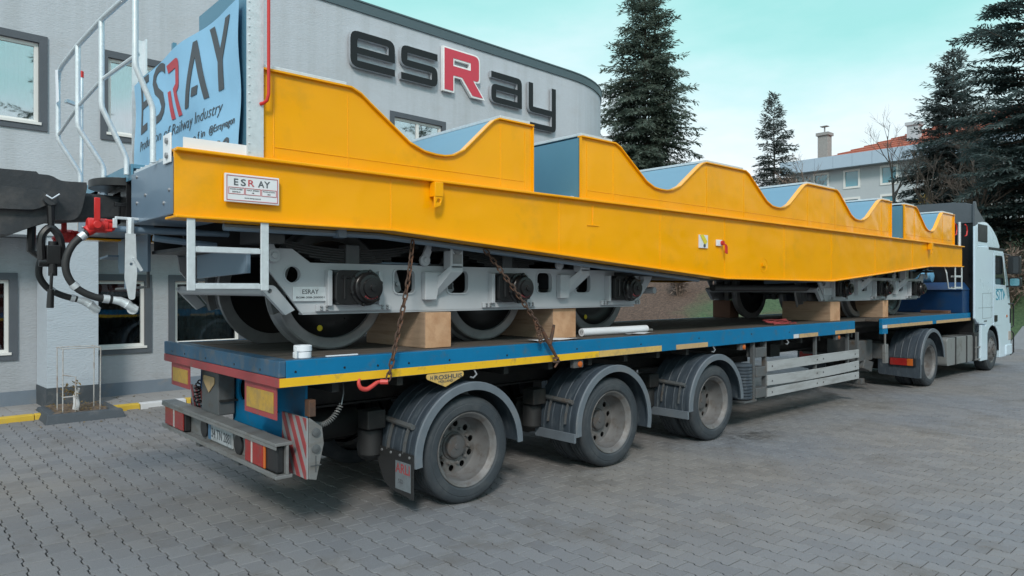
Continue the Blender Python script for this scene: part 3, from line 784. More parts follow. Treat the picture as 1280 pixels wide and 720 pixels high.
R_ = [rnd([(0, 0), (0, 1.0), (1.12, 1.0, 1), (1.12, .38, 1), (.92, .38), (1.25, 0), (.90, 0), (.56, .38), (.28, .38), (.28, 0)], .16), rnd([(.28, .61), (.84, .61), (.84, .80), (.28, .80)], .04)]
Rb = [rnd([(-.04, -.04), (-.04, 1.04), (1.16, 1.04, 1), (1.17, .35, 1), (1.0, .345), (1.335, -.04), (.88, -.04), (.54, .34), (.32, .34), (.32, -.04)], .17), rect(.32, .80, .65, .76)]
letter(10.20, R_, ['sign_red', 'sign_white', 'sign_white'], 6.82, Rb)
w = 1.12
a_ = [rnd([(0, .63), (0, .79), (w, .79, 1), (w, 0), (0, 0, 1), (0, .48, 1), (w - t, .48), (w - t, .63)], .17), rect(t, w - t, .15, .335)]
letter(11.74, a_, ['sign_dark', 'sign_side'])
w = 1.10
y_ = [rnd([(0, .79), (t, .79), (t, .155), (w - t, .155), (w - t, .79), (w, .79), (w, -.43, 1), (.05, -.43), (.05, -.28), (w - t, -.28), (w - t, 0), (0, 0, 1)], .15)]
letter(13.12, y_, ['sign_dark', 'sign_side'])

# ---------------------------------------------------------------- planter, cage and dry plant
pl = thing('planter', 'low planter ringed by dark painted kerb at the foot of the pillar', 'planter', (2.4, 12.85, 0))
x0, x1, y0, y1 = 1.86, 2.94, 12.32, 13.50
def kerbseg(p, q, ins):
    m = MB(); p = Vector(p); q = Vector(q); d = (q - p).normalized(); n_ = Vector((-d.y, d.x, 0))
    a = [p, q, q + n_ * .20, p + n_ * .20]; tp = [p + n_ * .07 + d * .04, q + n_ * .07 - d * .04, q + n_ * .19 - d * .04, p + n_ * .19 + d * .04]
    m.hexa([(v.x, v.y, -0.03) for v in a] + [(v.x, v.y, 0.13) for v in tp])
    m.build('kerb', 'kerb_dark', pl, smooth=0, bevel=0.015)
kerbseg((x0, y0, 0), (x1, y0, 0), 0); kerbseg((x1, y0 + .16, 0), (x1, y1, 0), 0); kerbseg((x0, y1, 0), (x0, y0 + .16, 0), 0)
m = MB(); n = 14; V = []
for i in range(n + 1):
    for j in range(n + 1):
        V.append((x0 + .12 + (x1 - x0 - .24) * i / n, y0 + .12 + (y1 - y0 - .13) * j / n, 0.10 + 0.03 * random.random() + .03 * math.sin(i * .5) * math.sin(j * .5)))
m.add(V, [(i * (n + 1) + j, (i + 1) * (n + 1) + j, (i + 1) * (n + 1) + j + 1, i * (n + 1) + j + 1) for i in range(n) for j in range(n)])
m.build('soil', 'soil', pl, recalc=False)
m = MB()
for k in range(260):
    p = Vector((random.uniform(x0 + .15, x1 - .15), random.uniform(y0 + .15, y1 - .05), .14 + .03 * random.random())); a = random.uniform(0, 6.28); d = Vector((math.cos(a), math.sin(a), random.uniform(-.2, .3))) * random.uniform(.02, .05); s_v = Vector((-d.y, d.x, 0)) * .5
    m.add([p, p + d * .5 + s_v, p + d, p + d * .5 - s_v], [(0, 1, 2, 3)])
m.build('dry_leaves', 'autumn', pl, kind='stuff', smooth=0, recalc=False)
cg = thing('plant_guard', 'thin white metal plant guard frame standing in the kerbed planter', 'plant guard', (2.35, 12.8, .1))
cx0, cx1, cy0, cy1 = 2.12, 2.62, 12.55, 12.98
for x, y in ((cx0, cy0), (cx1, cy0), (cx1, cy1), (cx0, cy1)):
    m = MB(); m.tube([(x, y, .08), (x + random.uniform(-.01, .01), y, 1.10)], .0085, 6); m.build('post', 'guard_white', cg)
m = MB()
m.tube([(cx0, cy0, 1.095), (cx1, cy0, 1.095), (cx1, cy1, 1.095), (cx0, cy1, 1.095)], .008, 6, closed=True)
m.tube([(cx0, cy0, .36), (cx0 + .17, cy0, .36)], .010, 6); m.tube([(cx0 + .17, cy0, .1), (cx0 + .17, cy0, .66), (cx0, cy0, .70)], .010, 6)
m.build('rail', 'guard_white', cg)
dp = thing('dry_plant', 'withered little plant with a pale stump inside the white guard', 'plant', (2.33, 12.78, .1))
m = MB(); m.tube([(2.33, 12.78, .08), (2.345, 12.78, .22), (2.33, 12.77, .36), (2.37, 12.76, .46)], [.05, .045, .035, .02], 8); m.build('stump', 'plate_white', dp)
m = MB()
for k in range(70):
    a = random.uniform(0, 6.28); p = Vector((2.25 + random.uniform(-.1, .12), 12.77 + random.uniform(-.08, .08), random.uniform(.36, .56))); d = Vector((math.cos(a), math.sin(a), random.uniform(-.8, .6))).normalized() * random.uniform(.06, .13); s_v = d.cross(Vector((0, 0, 1))).normalized() * .018
    m.add([p, p + d * .5 + s_v, p + d, p + d * .5 - s_v], [(0, 1, 2, 3)])
m.build('leaves', 'autumn', dp, smooth=0, recalc=False)

m = MB(); rg_ = random.Random(5)
for k in range(150):
    u = rg_.uniform(-1, 7); off = rg_.choice((rg_.uniform(-1.6, -.55), rg_.uniform(-.35, .6))); p = Vector(W(u, off, .006 if off < -.5 else .085)); a = rg_.uniform(0, 6.28); d = Vector((math.cos(a), math.sin(a), rg_.uniform(0, .25))) * rg_.uniform(.02, .05); s_v = Vector((-d.y, d.x, .01)) * .45
    m.add([p, p + d * .5 + s_v, p + d, p + d * .5 - s_v], [(0, 1, 2, 3)])
m.build('fallen_leaves', 'autumn', kind='stuff', smooth=0, recalc=False, label='dry leaves scattered along the kerb and sidewalk', cat='leaves')

# ---------------------------------------------------------------- house far behind
ap = thing('apartment_house', 'cream apartment house with red tiled roof and pale blue eaves panels far behind the trees', 'building', (60, 20, 5))
FX = 60.0; A0, A1 = 29.8, 2.0; ZE = 12.1; ZT = 13.05
win_y = [27.45, 24.9, 22.0, 18.9, 15.6, 12.5, 9.2]
m = MB()
ops = []
for wy in win_y:
    for zb in (10.4, 8.1, 5.4): ops.append(rect(wy - .60, wy + .60, zb, zb + 1.4))
m.shape([rect(A1, A0, 3.0, ZE)] + ops, YZ, FX, FX + 0.3)
m.build('front_wall', 'farwall', ap, smooth=0)
m = MB(); m.box(FX, FX + 14, A0, A0 + .3, 3, ZE); m.box(FX, FX + 14, A1 - .3, A1, 3, ZE); m.box(FX + 14, FX + 14.3, A1, A0, 3, ZE); m.build('side_wall', 'farwall', ap, smooth=0)
ye = A0 + .9
while ye > A1 - .8:
    m = MB(); m.box(FX - .9, FX - .84, ye - 1.53, ye, ZE - .1, ZT); m.build('eaves_panel', 'farband', ap, smooth=0); ye -= 1.55
m = MB(); m.box(FX - .84, FX + 14.9, A1 - .8, A0 + .9, ZE - .08, ZE + .05); m.box(FX - .835, FX + 14.9, A0 + .84, A0 + .9, ZE + .06, ZT); m.build('soffit', 'farband', ap, smooth=0)
for k, wy in enumerate(win_y):
    for zb in (10.4, 8.1, 5.4):
        m = MB(); m.shape([rect(wy - .68, wy + .68, zb - .09, zb + 1.48), rect(wy - .52, wy + .52, zb + .08, zb + 1.31)], YZ, FX - .05, FX + .15)
        f = m.build('window', 'pvc', ap, smooth=0)
        m = MB(); m.box(FX + .05, FX + .08, wy - .52, wy + .52, zb + .08, zb + 1.31); m.build('pane', 'farglass', f, smooth=0)
m = MB(); yr0, yr1 = A0 - 2.5, A1 + 4
V = [(FX - .5, A0 + .5, 12.5), (FX - .5, A1 - .4, 12.5), (FX + 14.5, A1 - .4, 12.5), (FX + 14.5, A0 + .5, 12.5), (FX + 7, A0 - 14, 16.5), (FX + 7, A1 + 4, 16.5)]
m.add(V, [(0, 1, 5, 4), (1, 2, 5), (2, 3, 4, 5), (3, 0, 4), (3, 2, 1, 0)])
rf = m.build('roof', 'rooftile', ap, smooth=0)
m = MB()
for k in range(16):           # tile courses on the front slope
    f0 = k / 16; f1 = (k + 1) / 16
    def sl(f, o): return [(FX - .5 + 7.5 * f, A0 + .5 - 14.5 * f, 12.5 + 4.0 * f + o), (FX - .5 + 7.5 * f, A1 - .4 + 4.4 * f, 12.5 + 4.0 * f + o)]
    a, b = sl(f0, .12); c, d = sl(f1, .03)
    m.add([a, b, d, c, (a[0], a[1], a[2] - .1), (b[0], b[1], b[2] - .1)], [(0, 1, 2, 3), (4, 5, 1, 0)])
m.build('tile_courses', 'rooftile', ap, kind='stuff', smooth=0, recalc=False)
def chimney(x, y, z0, z1, w):
    m = MB(); m.box(x - w, x + w, y - w, y + w, z0, z1); m.box(x - w - .12, x + w + .12, y - w - .12, y + w + .12, z1, z1 + .25)
    return m
m = chimney(FX + 1.0, 27.6, 12.5, 15.2, .42); m.tube([(FX + 1, 27.6, 15.5), (FX + 1, 27.6, 16.1)], .06, 6); m.box(FX + .75, FX + 1.25, 27.3, 27.9, 16.0, 16.06); m.build('chimney', 'chimney', ap, smooth=0)
chimney(FX + 2.5, 21.0, 13.5, 15.2, .42).build('chimney', 'farwall', ap, smooth=0)

# ---------------------------------------------------------------- trees
class Leaves:
    def __init__(s): s.v = []; s.f = []
    def leaf(s, p, d, side, l, w):
        o = len(s.v); q = p + d * (l * .5)
        s.v += [p, q + side * w, p + d * l, q - side * w]; s.f.append((o, o + 1, o + 2, o + 3))
    def build(s, name, m, parent, kind=None):
        b = MB(); b.v = [tuple(p) for p in s.v]; b.f = s.f; b.mi = [0] * len(s.f)
        return b.build(name, m, parent, kind=kind, smooth=0, recalc=False)
UP = Vector((0, 0, 1))
def conifer(name, label, x, y, h, rad, mt, seed, gap=.42, nb=6, rise=0.15, droop=0.35, z0=1.2, tw=.20, ll=.17, lw=.020, power=.85, trunk=.22, flat=0.25, group=None, loc=None, skip=0.0, top=0.5, zb=None):
    rg = random.Random(seed); z = terrain(x, y) if zb is None else zb
    t = thing(name, label, 'tree', (x, y, z), group)
    tr = MB(); k = 9
    tr.tube([(x + .05 * math.sin(i), y + .05 * math.cos(i * 1.7), z - .2 + (h * .99 + .2) * i / k) for i in range(k + 1)], [trunk * (1 - .96 * i / k) for i in range(k + 1)], 8)
    lv = Leaves()
    total = int(nb * (h - z0) / gap * .82); brs = []
    for q in range(total):
        f = ((q + rg.random()) / total) ** 1.12
        brs.append((f, rg.uniform(0, 6.283)))
    for f, a in brs:
            if rg.random() < skip: continue
            zz = z0 + f * (h - z0 - .15); lump = .80 + .26 * math.sin(zz * 2.1 + 2.0 * math.sin(a) + seed) * math.sin(a * 2 + zz * .7)
            Lr = rad * (1 - f) ** power + top * .3 * (1 - f) + .12
            Lb = Lr * rg.uniform(.60, 1.12) * (.6 + .45 * lump)
            o = Vector((math.cos(a), math.sin(a), 0)); sd = Vector((-o.y, o.x, 0)); b0 = Vector((x, y, z + zz))
            rs = rise * rg.uniform(-.5, 2) + .9 * f * f; dr = droop * rg.uniform(.5, 1.5); tipup = rg.uniform(0, .12)
            pos = lambda s: b0 + o * (Lb * s) + UP * (Lb * (rs * s - dr * s * s + tipup * s ** 4)) + sd * (Lb * .10 * math.sin(s * 3 + a * 7))
            if Lb > .5: tr.tube([pos(0), pos(.5), pos(.97)], [max(.008, .014 * Lb), .009 * Lb, .004], 4, cap=False)
            nt = max(3, int(Lb / tw))
            for i in range(nt):
                s = .10 + .90 * (i + rg.random()) / nt; p = pos(s); dv = (pos(min(1, s + .05)) - pos(s - .05)).normalized()
                tl = (.30 * Lb * (1.05 - s) + .20) * rg.uniform(.6, 1.3)
                for sg in (-1, 1):
                    d = (dv * rg.uniform(.45, .9) + sd * sg * rg.uniform(.5, 1) + UP * rg.uniform(-flat * 1.6, flat * .7)).normalized()
                    m_ = max(2, int(tl / (ll * .55)))
                    for j in range(m_):
                        pp = p + d * (tl * j / m_) - UP * (.16 * (tl * j / m_) ** 2)
                        dd = (d + sd * rg.uniform(-.5, .5) + dv * rg.uniform(-.3, .5) + UP * rg.uniform(-.6, .4)).normalized()
                        si = dd.cross(Vector((rg.uniform(-.6, .6), rg.uniform(-.6, .6), 1))).normalized()
                        lv.leaf(pp, dd, si, ll * rg.uniform(.7, 1.4), lw * rg.uniform(.7, 1.3))
    for i in range(12): lv.leaf(Vector((x, y, z + h - .5 + i * .035)), (UP + Vector((rg.uniform(-.5, .5), rg.uniform(-.5, .5), 0))).normalized(), Vector((rg.uniform(-1, 1), rg.uniform(-1, 1), 0)).normalized(), .3, .02)
    tr.build('trunk', 'bark', t); lv.build('crown', mt, t)
    return t
conifer('fir_tree', 'tall dense dark fir rising beside the rounded corner of the office', 36.2, 27.75, 18.9, 5.0, 'needle', 1, gap=.36, nb=15, power=1.0, rise=.05, droop=.32, z0=1.2, ll=.27, lw=.044, tw=.105, skip=.06, trunk=.2)
conifer('spruce_tree', 'small pointed spruce standing alone against the white sky left of the cream house', 42.4, 22.4, 10.4, 2.4, 'needle_b', 2, gap=.30, nb=10, power=.8, rise=-.05, droop=.2, ll=.24, lw=.042, tw=.09, zb=4.0, skip=.05, trunk=.12)
conifer('blue_spruce', 'broad blue grey spruce in front of the right end of the cream house', 40.2, 11.7, 10.4, 3.4, 'needle_b', 3, gap=.30, nb=14, power=.75, rise=0, droop=.2, ll=.22, lw=.038, tw=.085, zb=3.6, skip=.05, trunk=.14)
conifer('cedar_tree', 'big dark cedar with drooping layered branches behind the lorry cab', 33.4, 7.1, 17.5, 3.7, 'needle_c', 4, gap=.60, nb=15, power=.55, rise=.12, droop=.26, z0=3.2, ll=.20, lw=.033, tw=.065, flat=.12, trunk=.15, skip=.08, zb=1.0)
# firs on the other side of the yard: out of the frame, they show only as reflections in glass and paint
ff = conifer('fir_tree', 'fir across the yard that shows only as a reflection', 3.4, -13.0, 17.0, 3.4, 'needle', 21, gap=.5, nb=7, z0=.6, ll=.26, lw=.042, tw=.13, group='firs across the yard', zb=0.0)
for k in range(15):
    c = copy_tree(ff, (10.6 + k * 3.9 + random.uniform(-1, 1), -13.5 + random.uniform(-2.5, 1.5), 0), random.uniform(0, 6)); q = random.uniform(.7, 1.1); c.scale = (q * 1.15, q * 1.15, q)

def bare(name, label, x, y, h, seed, spread=.5, mt='barkpale', levels=5, r0=.09, group=None, zb=None):
    rg = random.Random(seed); z = terrain(x, y) if zb is None else zb
    t = thing(name, label, 'tree', (x, y, z), group)
    T = MB(); B = MB()
    def grow(p, d, l, r, lev):
        q = p + d * l * .5 + Vector((rg.uniform(-1, 1), rg.uniform(-1, 1), 0)) * l * .05; e = q + (d + Vector((rg.uniform(-.2, .2), rg.uniform(-.2, .2), .08))).normalized() * l * .5
        (T if lev == levels else B).tube([p, q, e], [r, r * .85, r * .65], 5 if lev > 2 else 3, cap=False)
        if lev == 0: return
        for k in range(3 if lev > 1 else 4):
            dd = (d + Vector((rg.uniform(-1, 1), rg.uniform(-1, 1), rg.uniform(-.25, .6))) * spread * 1.3).normalized()
            s = rg.uniform(.35, 1.0); st = p + (q - p) * min(1, s * 2) if s < .5 else q + (e - q) * (s * 2 - 1)
            grow(st, dd, l * rg.uniform(.55, .8), r * .55, lev - 1)
    grow(Vector((x, y, z - .2)), Vector((rg.uniform(-.1, .1), rg.uniform(-.1, .1), 1)).normalized(), h * .42, r0, levels)
    T.build('trunk', mt, t); B.build('branches', mt, t)
    return t
bare('bare_tree', 'leafless pale tree spreading thin branches before the middle of the cream house', 41.5, 15.0, 7.5, 11, .55, zb=5.0)
bare('bare_tree', 'leafless brown tree tangled at the right foot of the pointed spruce', 39.5, 19.2, 4.6, 12, .6, mt='twig', zb=5.4)
bare('bare_tree', 'leafless brown tree filling the gap between cream house and blue spruce', 37.5, 11.9, 5.6, 13, .6, mt='twig', zb=4.6)
bare('bare_tree', 'leafless brown tree under the low boughs of the cedar', 32.6, 8.6, 5.6, 14, .65, mt='twig', zb=2.2)

def bush(name, label, x, y, r, h, mt, seed, n=1500, ll=.22, lw=.03, group=None):
    rg = random.Random(seed); z = terrain(x, y); t = thing(name, label, 'bush', (x, y, z), group)
    B = MB(); lv = Leaves()
    for k in range(26):
        a = rg.uniform(0, 6.28); rr = r * rg.uniform(.2, 1); top = Vector((x + math.cos(a) * rr, y + math.sin(a) * rr, z + h * rg.uniform(.5, 1.05)))
        st = Vector((x + math.cos(a) * rr * .2, y + math.sin(a) * rr * .2, z - .1)); mid = (st + top) / 2 + Vector((math.cos(a), math.sin(a), .3)) * r * .12
        B.tube([st, mid, top], [.025, .016, .006], 4, cap=False)
        for j in range(n // 26):
            s = rg.uniform(.25, 1); p = st + (mid - st) * s * 2 if s < .5 else mid + (top - mid) * (s * 2 - 1)
            d = Vector((rg.uniform(-1, 1), rg.uniform(-1, 1), rg.uniform(-.4, 1))).normalized(); p = p + d * rg.uniform(0, .25) * r * .5
            lv.leaf(p, d, d.cross(Vector((rg.uniform(-1, 1), rg.uniform(-1, 1), 1))).normalized(), ll * rg.uniform(.6, 1.4), lw)
    B.build('stems', 'twig', t); lv.build('foliage', mt, t)
bare('bare_tree', 'dense leafless brown tree in front of the blue spruce above the wind deflector', 36.8, 10.6, 6.4, 15, .7, mt='twig', zb=4.4)
for k, (lab, x, y, r, h, mt) in enumerate((
        ('brown scrub growing up the bank just right of the lorry cab roof', 31.6, 7.6, 1.4, 2.6, 'twig'),
        ('yellowing leafy bush on the bank above the wind deflector', 33.6, 10.0, 1.8, 3.4, 'autumn'),
        ('brown twiggy bush below the blue spruce behind the wind deflector', 33.4, 12.2, 1.7, 3.2, 'twig'),
        ('brown brush at the right edge of the view behind the cab mirrors', 34.0, 5.6, 1.7, 3.4, 'autumn'),
        ('small dry shrub alone on the leaf covered bank seen under the wagon', 28.8, 20.1, .55, 1.6, 'twig'),
        ('brown hedge bush between pointed spruce and cream house', 38.0, 18.0, 1.8, 2.8, 'twig'),
        ('dark brown thicket under the cedar above the cab', 35.2, 8.4, 2.2, 4.6, 'twig'))):
    bush('bush', lab, x, y, r, h, mt, 30 + k, n=2600 if h > 2 else 500)
m = MB(); m.hexa([(28.2, 5.9, -.03), (30.2, 5.2, -.03), (30.6, 6.1, -.03), (28.6, 6.8, -.03), (28.9, 6.2, .75), (29.7, 5.9, .75), (29.9, 6.1, .75), (29.1, 6.4, .75)])
m.build('concrete_block', 'greyblock', label='grey sloped concrete block at the yard edge beyond the lorry front', cat='concrete block', bevel=.03)

# ---------------------------------------------------------------- rail wagon
YC = 6.6
wg = thing('rail_wagon', 'new yellow and grey six axle rail wagon for coils standing on the blue flatbed trailer', 'rail wagon', (9.7, YC, 1.45))
def prof(x):      # lower edge of the side beam
    k = [(1.5, 2.50), (3.2, 2.50), (8.3, 2.15), (11.45, 2.14), (15.9, 2.47), (18.0, 2.51)]
    for (a, b), (c, d) in zip(k, k[1:]):
        if x <= c: return b + (d - b) * (x - a) / (c - a)
    return 2.51
BX = [1.5, 3.2, 8.3, 11.45, 15.9, 18.0]
for s in (-1, 1):
    Y = lambda d: YC + s * (1.58 - d)          # d: distance inwards from the outer edge
    m = MB()
    m.shape([[(x, prof(x)) for x in BX] + [(18.0, 2.93), (1.5, 2.93)]], XZ, Y(.055), Y(.075))
    web = m.build('side_beam', 'yellow', wg, smooth=0)
    m = MB(); m.box(1.5, 18.0, Y(0), Y(.26), 2.93, 2.953); m.build('top_flange', 'yellow', web, smooth=0, bevel=.006)
    m = MB()
    m.shape([[(x, prof(x) - .018) for x in BX] + [(x, prof(x)) for x in BX[::-1]]], XZ, Y(.015), Y(.26)); m.build('bottom_flange', 'yellow', web, smooth=0, bevel=.005)
    m = MB()
    for x in (17.992,): m.box(x - .008, x + .008, Y(.077), Y(.25), prof(x) + .002, 2.928)
    m.build('end_plate', 'endgrey', web, smooth=0)
    if s < 0:
        for x in (3.2, 5.2, 6.9, 8.30, 9.9, 11.45, 13.2, 15.0):    # faint welded seams
            m = MB(); m.tube([(x, Y(.054), prof(x) + .01), (x, Y(.054), 2.92)], .0055, 5); m.build('weld_seam', 'yellow', web)
    m = MB()
    for x in (3.63, 15.85):
        m.box(x - .045, x + .045, Y(-.035), Y(.05), 2.80, 2.925); m.shape([[(x - .045, 2.80), (x + .045, 2.80), (x + .02, 2.72), (x - .045, 2.70)], circ(x, 2.765, .018, 10)], XZ, Y(-.03), Y(-.01))
    m.build('lashing_eye', 'yellow', web, smooth=30, bevel=.004)
    m = MB(); m.shape([circ(9.32, 2.34, .11, 24), circ(9.32, 2.34, .085, 24)], XZ, Y(.052), Y(.06)); m.box(9.25, 9.34, Y(.03), Y(.05), 2.32, 2.36)
    m.build('hinge_ring', 'yellow', web, smooth=30)
    m = MB(); m.tube([(5.71, Y(.05), 2.90), (5.71, Y(.05), 2.68)], .006, 6); m.tube([(5.62, Y(.05), 2.68), (5.80, Y(.05), 2.68)], .006, 6); m.build('weld_mark', 'yellow', web)
# plate on the near side beam
NY = 5.02
m = MB(); m.box(1.82, 2.215, NY + .012, NY + .03, 2.615, 2.815); np_ = m.build('maker_plate', 'plate_white', wg, smooth=0, bevel=.004, label='white maker plate with red and grey lettering')
m = MB(); fy = NY + .011
m.shape([rect(1.832, 2.203, 2.627, 2.803), rect(1.836, 2.199, 2.631, 2.799)], XZ, fy - .002, fy)
for a, b in ((1.845, 1.958), (1.963, 2.076), (2.081, 2.194)): m.shape([rect(a, b, 2.672, 2.720), rect(a + .003, b - .003, 2.675, 2.717)], XZ, fy - .002, fy)
m.build('plate_lines', 'print_red', np_, smooth=0)
U = (1, 0, 0); VV = (0, 0, 1)
m = MB()
[m.text(c_, (x_, fy, 2.735), U, VV, .066, .003, width=w_, wt=.012) for c_, x_, w_ in (('E', 1.884, .030), ('S', 1.932, .036), ('A', 2.056, .046), ('Y', 2.101, .044))]
for x, s_ in ((1.90, 'WAGON NUMBER'), (2.02, 'MAX SPEED'), (2.137, 'PRODUCTION')): m.text(s_, (x, fy, 2.702), U, VV, .011, .002, 'CENTER', width=.09)
for x, s_ in ((1.90, 'SGMMS-01'), (2.02, '100'), (2.137, '2021')): m.text(s_, (x, fy, 2.683), U, VV, .013, .002, 'CENTER')
m.text('www.esray.com.tr', (2.018, fy, 2.645), U, VV, .016, .002, 'CENTER')
m.build('plate_lettering', 'print_dark', np_, smooth=0)
m = MB(); m.text('R', (1.985, fy, 2.735), U, VV, .066, .003, width=.044, wt=.004); m.build('red_letter', 'print_red', np_, smooth=0)
# instruction plate and bleed handle on the beam
m = MB(); m.box(7.69, 7.88, NY + .035, NY + .05, 2.52, 2.685); p = m.build('instruction_plate', 'plate_white', wg, smooth=0)
m = MB(); m.shape([[(7.70, 2.68), (7.80, 2.56), (7.86, 2.60), (7.77, 2.69)]], XZ, NY + .028, NY + .034); m.build('yellow_mark', 'dot', p, smooth=0)
m = MB(); m.shape([circ(7.80, 2.55, .022)], XZ, NY + .028, NY + .034); m.build('round_mark', 'print_dark', p, smooth=0)
m = MB(); m.box(8.08, 8.21, NY + .03, NY + .05, 2.56, 2.64); p = m.build('handle_plate', 'plate_white', wg, smooth=0, bevel=.004)
m = MB(); m.tube([(8.19, NY + .015, 2.60), (8.215, NY - .01, 2.58), (8.215, NY - .015, 2.47), (8.245, NY - .015, 2.46), (8.245, NY - .015, 2.55), (8.225, NY - .01, 2.58)], .010, 6); m.shape([circ(8.19, 2.60, .03)], XZ, NY + .0, NY + .029); m.build('red_handle', 'red', p)

# coil cradles: yellow side plates, grey troughs and end walls
ZB, ZP, ZV = 2.953, 3.61, 3.175
def valley(c, wl=.88, wr=.88):
    L_ = [(-1, ZP), (-.90, ZP - .035), (-.80, ZP - .10), (-.37, 3.245), (-.20, 3.19), (-.06, ZV + .002)]
    R_2 = [(.06, ZV + .002), (.20, 3.195), (.37, 3.255), (.78, ZP - .09), (.88, ZP - .03), (.97, ZP)]
    return [(c + a * wl, z) for a, z in L_] + [(c + a * wr, z) for a, z in R_2]
GR = [(2.10, 4.84, [(3.71, .88, .70)]), (5.54, 13.97, [(6.97, .88, .92), (9.73, .90, .92), (12.53, .88, .98)]), (14.62, 17.50, [(16.03, .85, .74)])]
for x0, x1, vs in GR:
    top = [(x0, ZP)]
    for v in vs: top += valley(*v)
    top += [(x1, ZP)]
    for s in (-1, 1):
        Y = lambda d: YC + s * (1.58 - d)
        m = MB(); m.shape([[(x0, ZB + .001)] + top + [(x1, ZB + .001)]], XZ, Y(.075), Y(.09)); sp = m.build('side_plate', 'yellow', wg, smooth=0)
        m = MB(); n = len(top)                # narrow rim along the cut edge
        V = []
        for x, z in top: V += [(x, Y(.045), z - .004), (x, Y(.115), z - .004), (x, Y(.115), z + .010), (x, Y(.045), z + .010)]
        F = [(4 * i + a, 4 * i + (a + 1) % 4, 4 * i + 4 + (a + 1) % 4, 4 * i + 4 + a) for i in range(n - 1) for a in range(4)] + [(0, 1, 2, 3), (4 * n - 1, 4 * n - 2, 4 * n - 3, 4 * n - 4)]
        m.add(V, F)
        for x in (x0, x1): m.box(x - .006, x + .006, Y(.055), Y(.074), ZB + .002, ZP - .01)
        m.build('plate_rim', 'yellow', sp, smooth=40)
        if s < 0 and x0 < 3:
            m = MB()
            for z in (3.02, 3.12, 3.38, 3.50, 3.57): m.lathe([(0, .009), (-.008, .008), (-.012, 0)], (2.125, Y(.074), z), n=8)
            m.build('rivets', 'yellow', sp)
        if s < 0:
            m = MB()
            for q in [x0 + .10] + [v[0] + k_ * v[2] * 1.02 for v in vs for k_ in (1,)] + [v[0] - v[1] * 1.02 for v in vs] + [x1 - .10]: m.tube([(q, Y(.0745), ZB + .03), (q, Y(.0745), ZP - .06)], .005, 5)
            m.tube([(x0 + .1, Y(.0745), ZB + .10), (x1 - .1, Y(.0745), ZB + .10)], .0045, 5); m.build('weld_lines', 'yellow', sp)
    Y0, Y1 = YC - 1.46, YC + 1.46
    m = MB()
    tr = [(x, z - .002) for x, z in top]; n = len(tr); V = []
    for x, z in tr: V += [(x, Y0, z), (x, Y1, z), (x, Y0, z - .03), (x, Y1, z - .03)]
    m.add(V, [(4 * i, 4 * i + 4, 4 * i + 5, 4 * i + 1) for i in range(n - 1)] + [(4 * i + 2, 4 * i + 3, 4 * i + 7, 4 * i + 6) for i in range(n - 1)] + [(4 * i, 4 * i + 2, 4 * i + 6, 4 * i + 4) for i in range(n - 1)] + [(4 * i + 1, 4 * i + 5, 4 * i + 7, 4 * i + 3) for i in range(n - 1)])
    m.build('trough_sheet', 'saddle', wg, smooth=35, recalc=False)
    for x in (x0, x1):
        m = MB(); m.box(x - .008 if x == x0 else x - .012, x + .012 if x == x0 else x + .008, YC - 1.482, YC + 1.482, ZB, ZP - .012); m.build('end_wall', 'saddle', wg, smooth=0)
        m = MB(); xx = x - .05 if x == x0 else x + .05
        m.box(min(x, xx) - .001, max(x, xx) + .001, YC - 1.42, YC + 1.42, ZB + .002, ZB + .035); m.build('foot_strip', 'galv', wg, smooth=0)
    # pale cover strips on the flat tops
    flats = [x0] + [q for v in vs for q in (v[0] - v[1], v[0] + v[2])] + [x1]
    for a, b in zip(flats[0::2], flats[1::2]):
        if b - a < .2: continue
        m = MB(); m.box(a + .01, b - .03, Y0 - .045, Y1 + .045, ZP + .0125, ZP + .042); m.build('top_cover', 'galv', wg, smooth=0, bevel=.003)
m = MB(); m.box(1.7, 17.8, YC - 1.46, YC + 1.46, 2.905, 2.93)
m.build('deck_plate', 'under', wg, smooth=0)
m = MB(); m.box(1.9, 17.6, YC - .42, YC - .40, 2.35, 2.90); m.box(1.9, 17.6, YC + .40, YC + .42, 2.35, 2.90); m.box(1.9, 17.6, YC - .48, YC + .48, 2.32, 2.349)
for x in np.arange(2.4, 17.6, 1.35): m.box(x - .01, x + .01, YC - 1.32, YC + 1.32, max(2.52, prof(x) + .06), 2.9)
m.build('centre_sill', 'under', wg, smooth=0)
m = MB(); m.box(6.6, 12.9, YC - 1.1, YC + 1.1, 2.16, 2.20); m.build('belly_plate', 'under', wg, smooth=0)

# headstock and end platform
for xa, xb in ((1.50, 1.95), (17.6, 18.0)):
    for s in (-1, 1):
        ya, yb = YC + s * .45, YC + s * 1.522
        m = MB(); m.box(xa, xb, min(ya, yb), max(ya, yb), 2.51, 2.90 if xa < 2 else 2.925)
        hs = m.build('headstock', 'endgrey', wg, smooth=0, bevel=.006)
        if xa < 2:
            m = MB()
            for yy, zz in ((YC + s * 1.42, 2.68), (YC + s * 1.30, 2.60), (YC + s * .85, 2.70), (YC + s * .62, 2.66), (YC + s * .62, 2.86)): m.lathe([(0, .014), (-.008, .012), (-.012, 0)], (1.50, yy, zz), axis=(1, 0, 0), n=8)
            m.build('bolts', 'steel', hs)
m = MB(); m.box(1.52, 2.05, YC - 1.46, YC + 1.50, 2.902, 2.928)
for y in np.arange(YC - 1.4, YC + 1.5, .12): m.box(1.54, 2.04, y - .004, y + .004, 2.929, 2.95)
m.build('platform_grating', 'galv', wg, smooth=0)
m = MB(); m.box(1.50, 1.515, YC - .45, YC + 1.50, 2.86, 2.985); m.box(1.516, 1.60, YC - .45, YC + 1.50, 2.955, 2.985); m.build('platform_edge', 'saddle', wg, smooth=0)
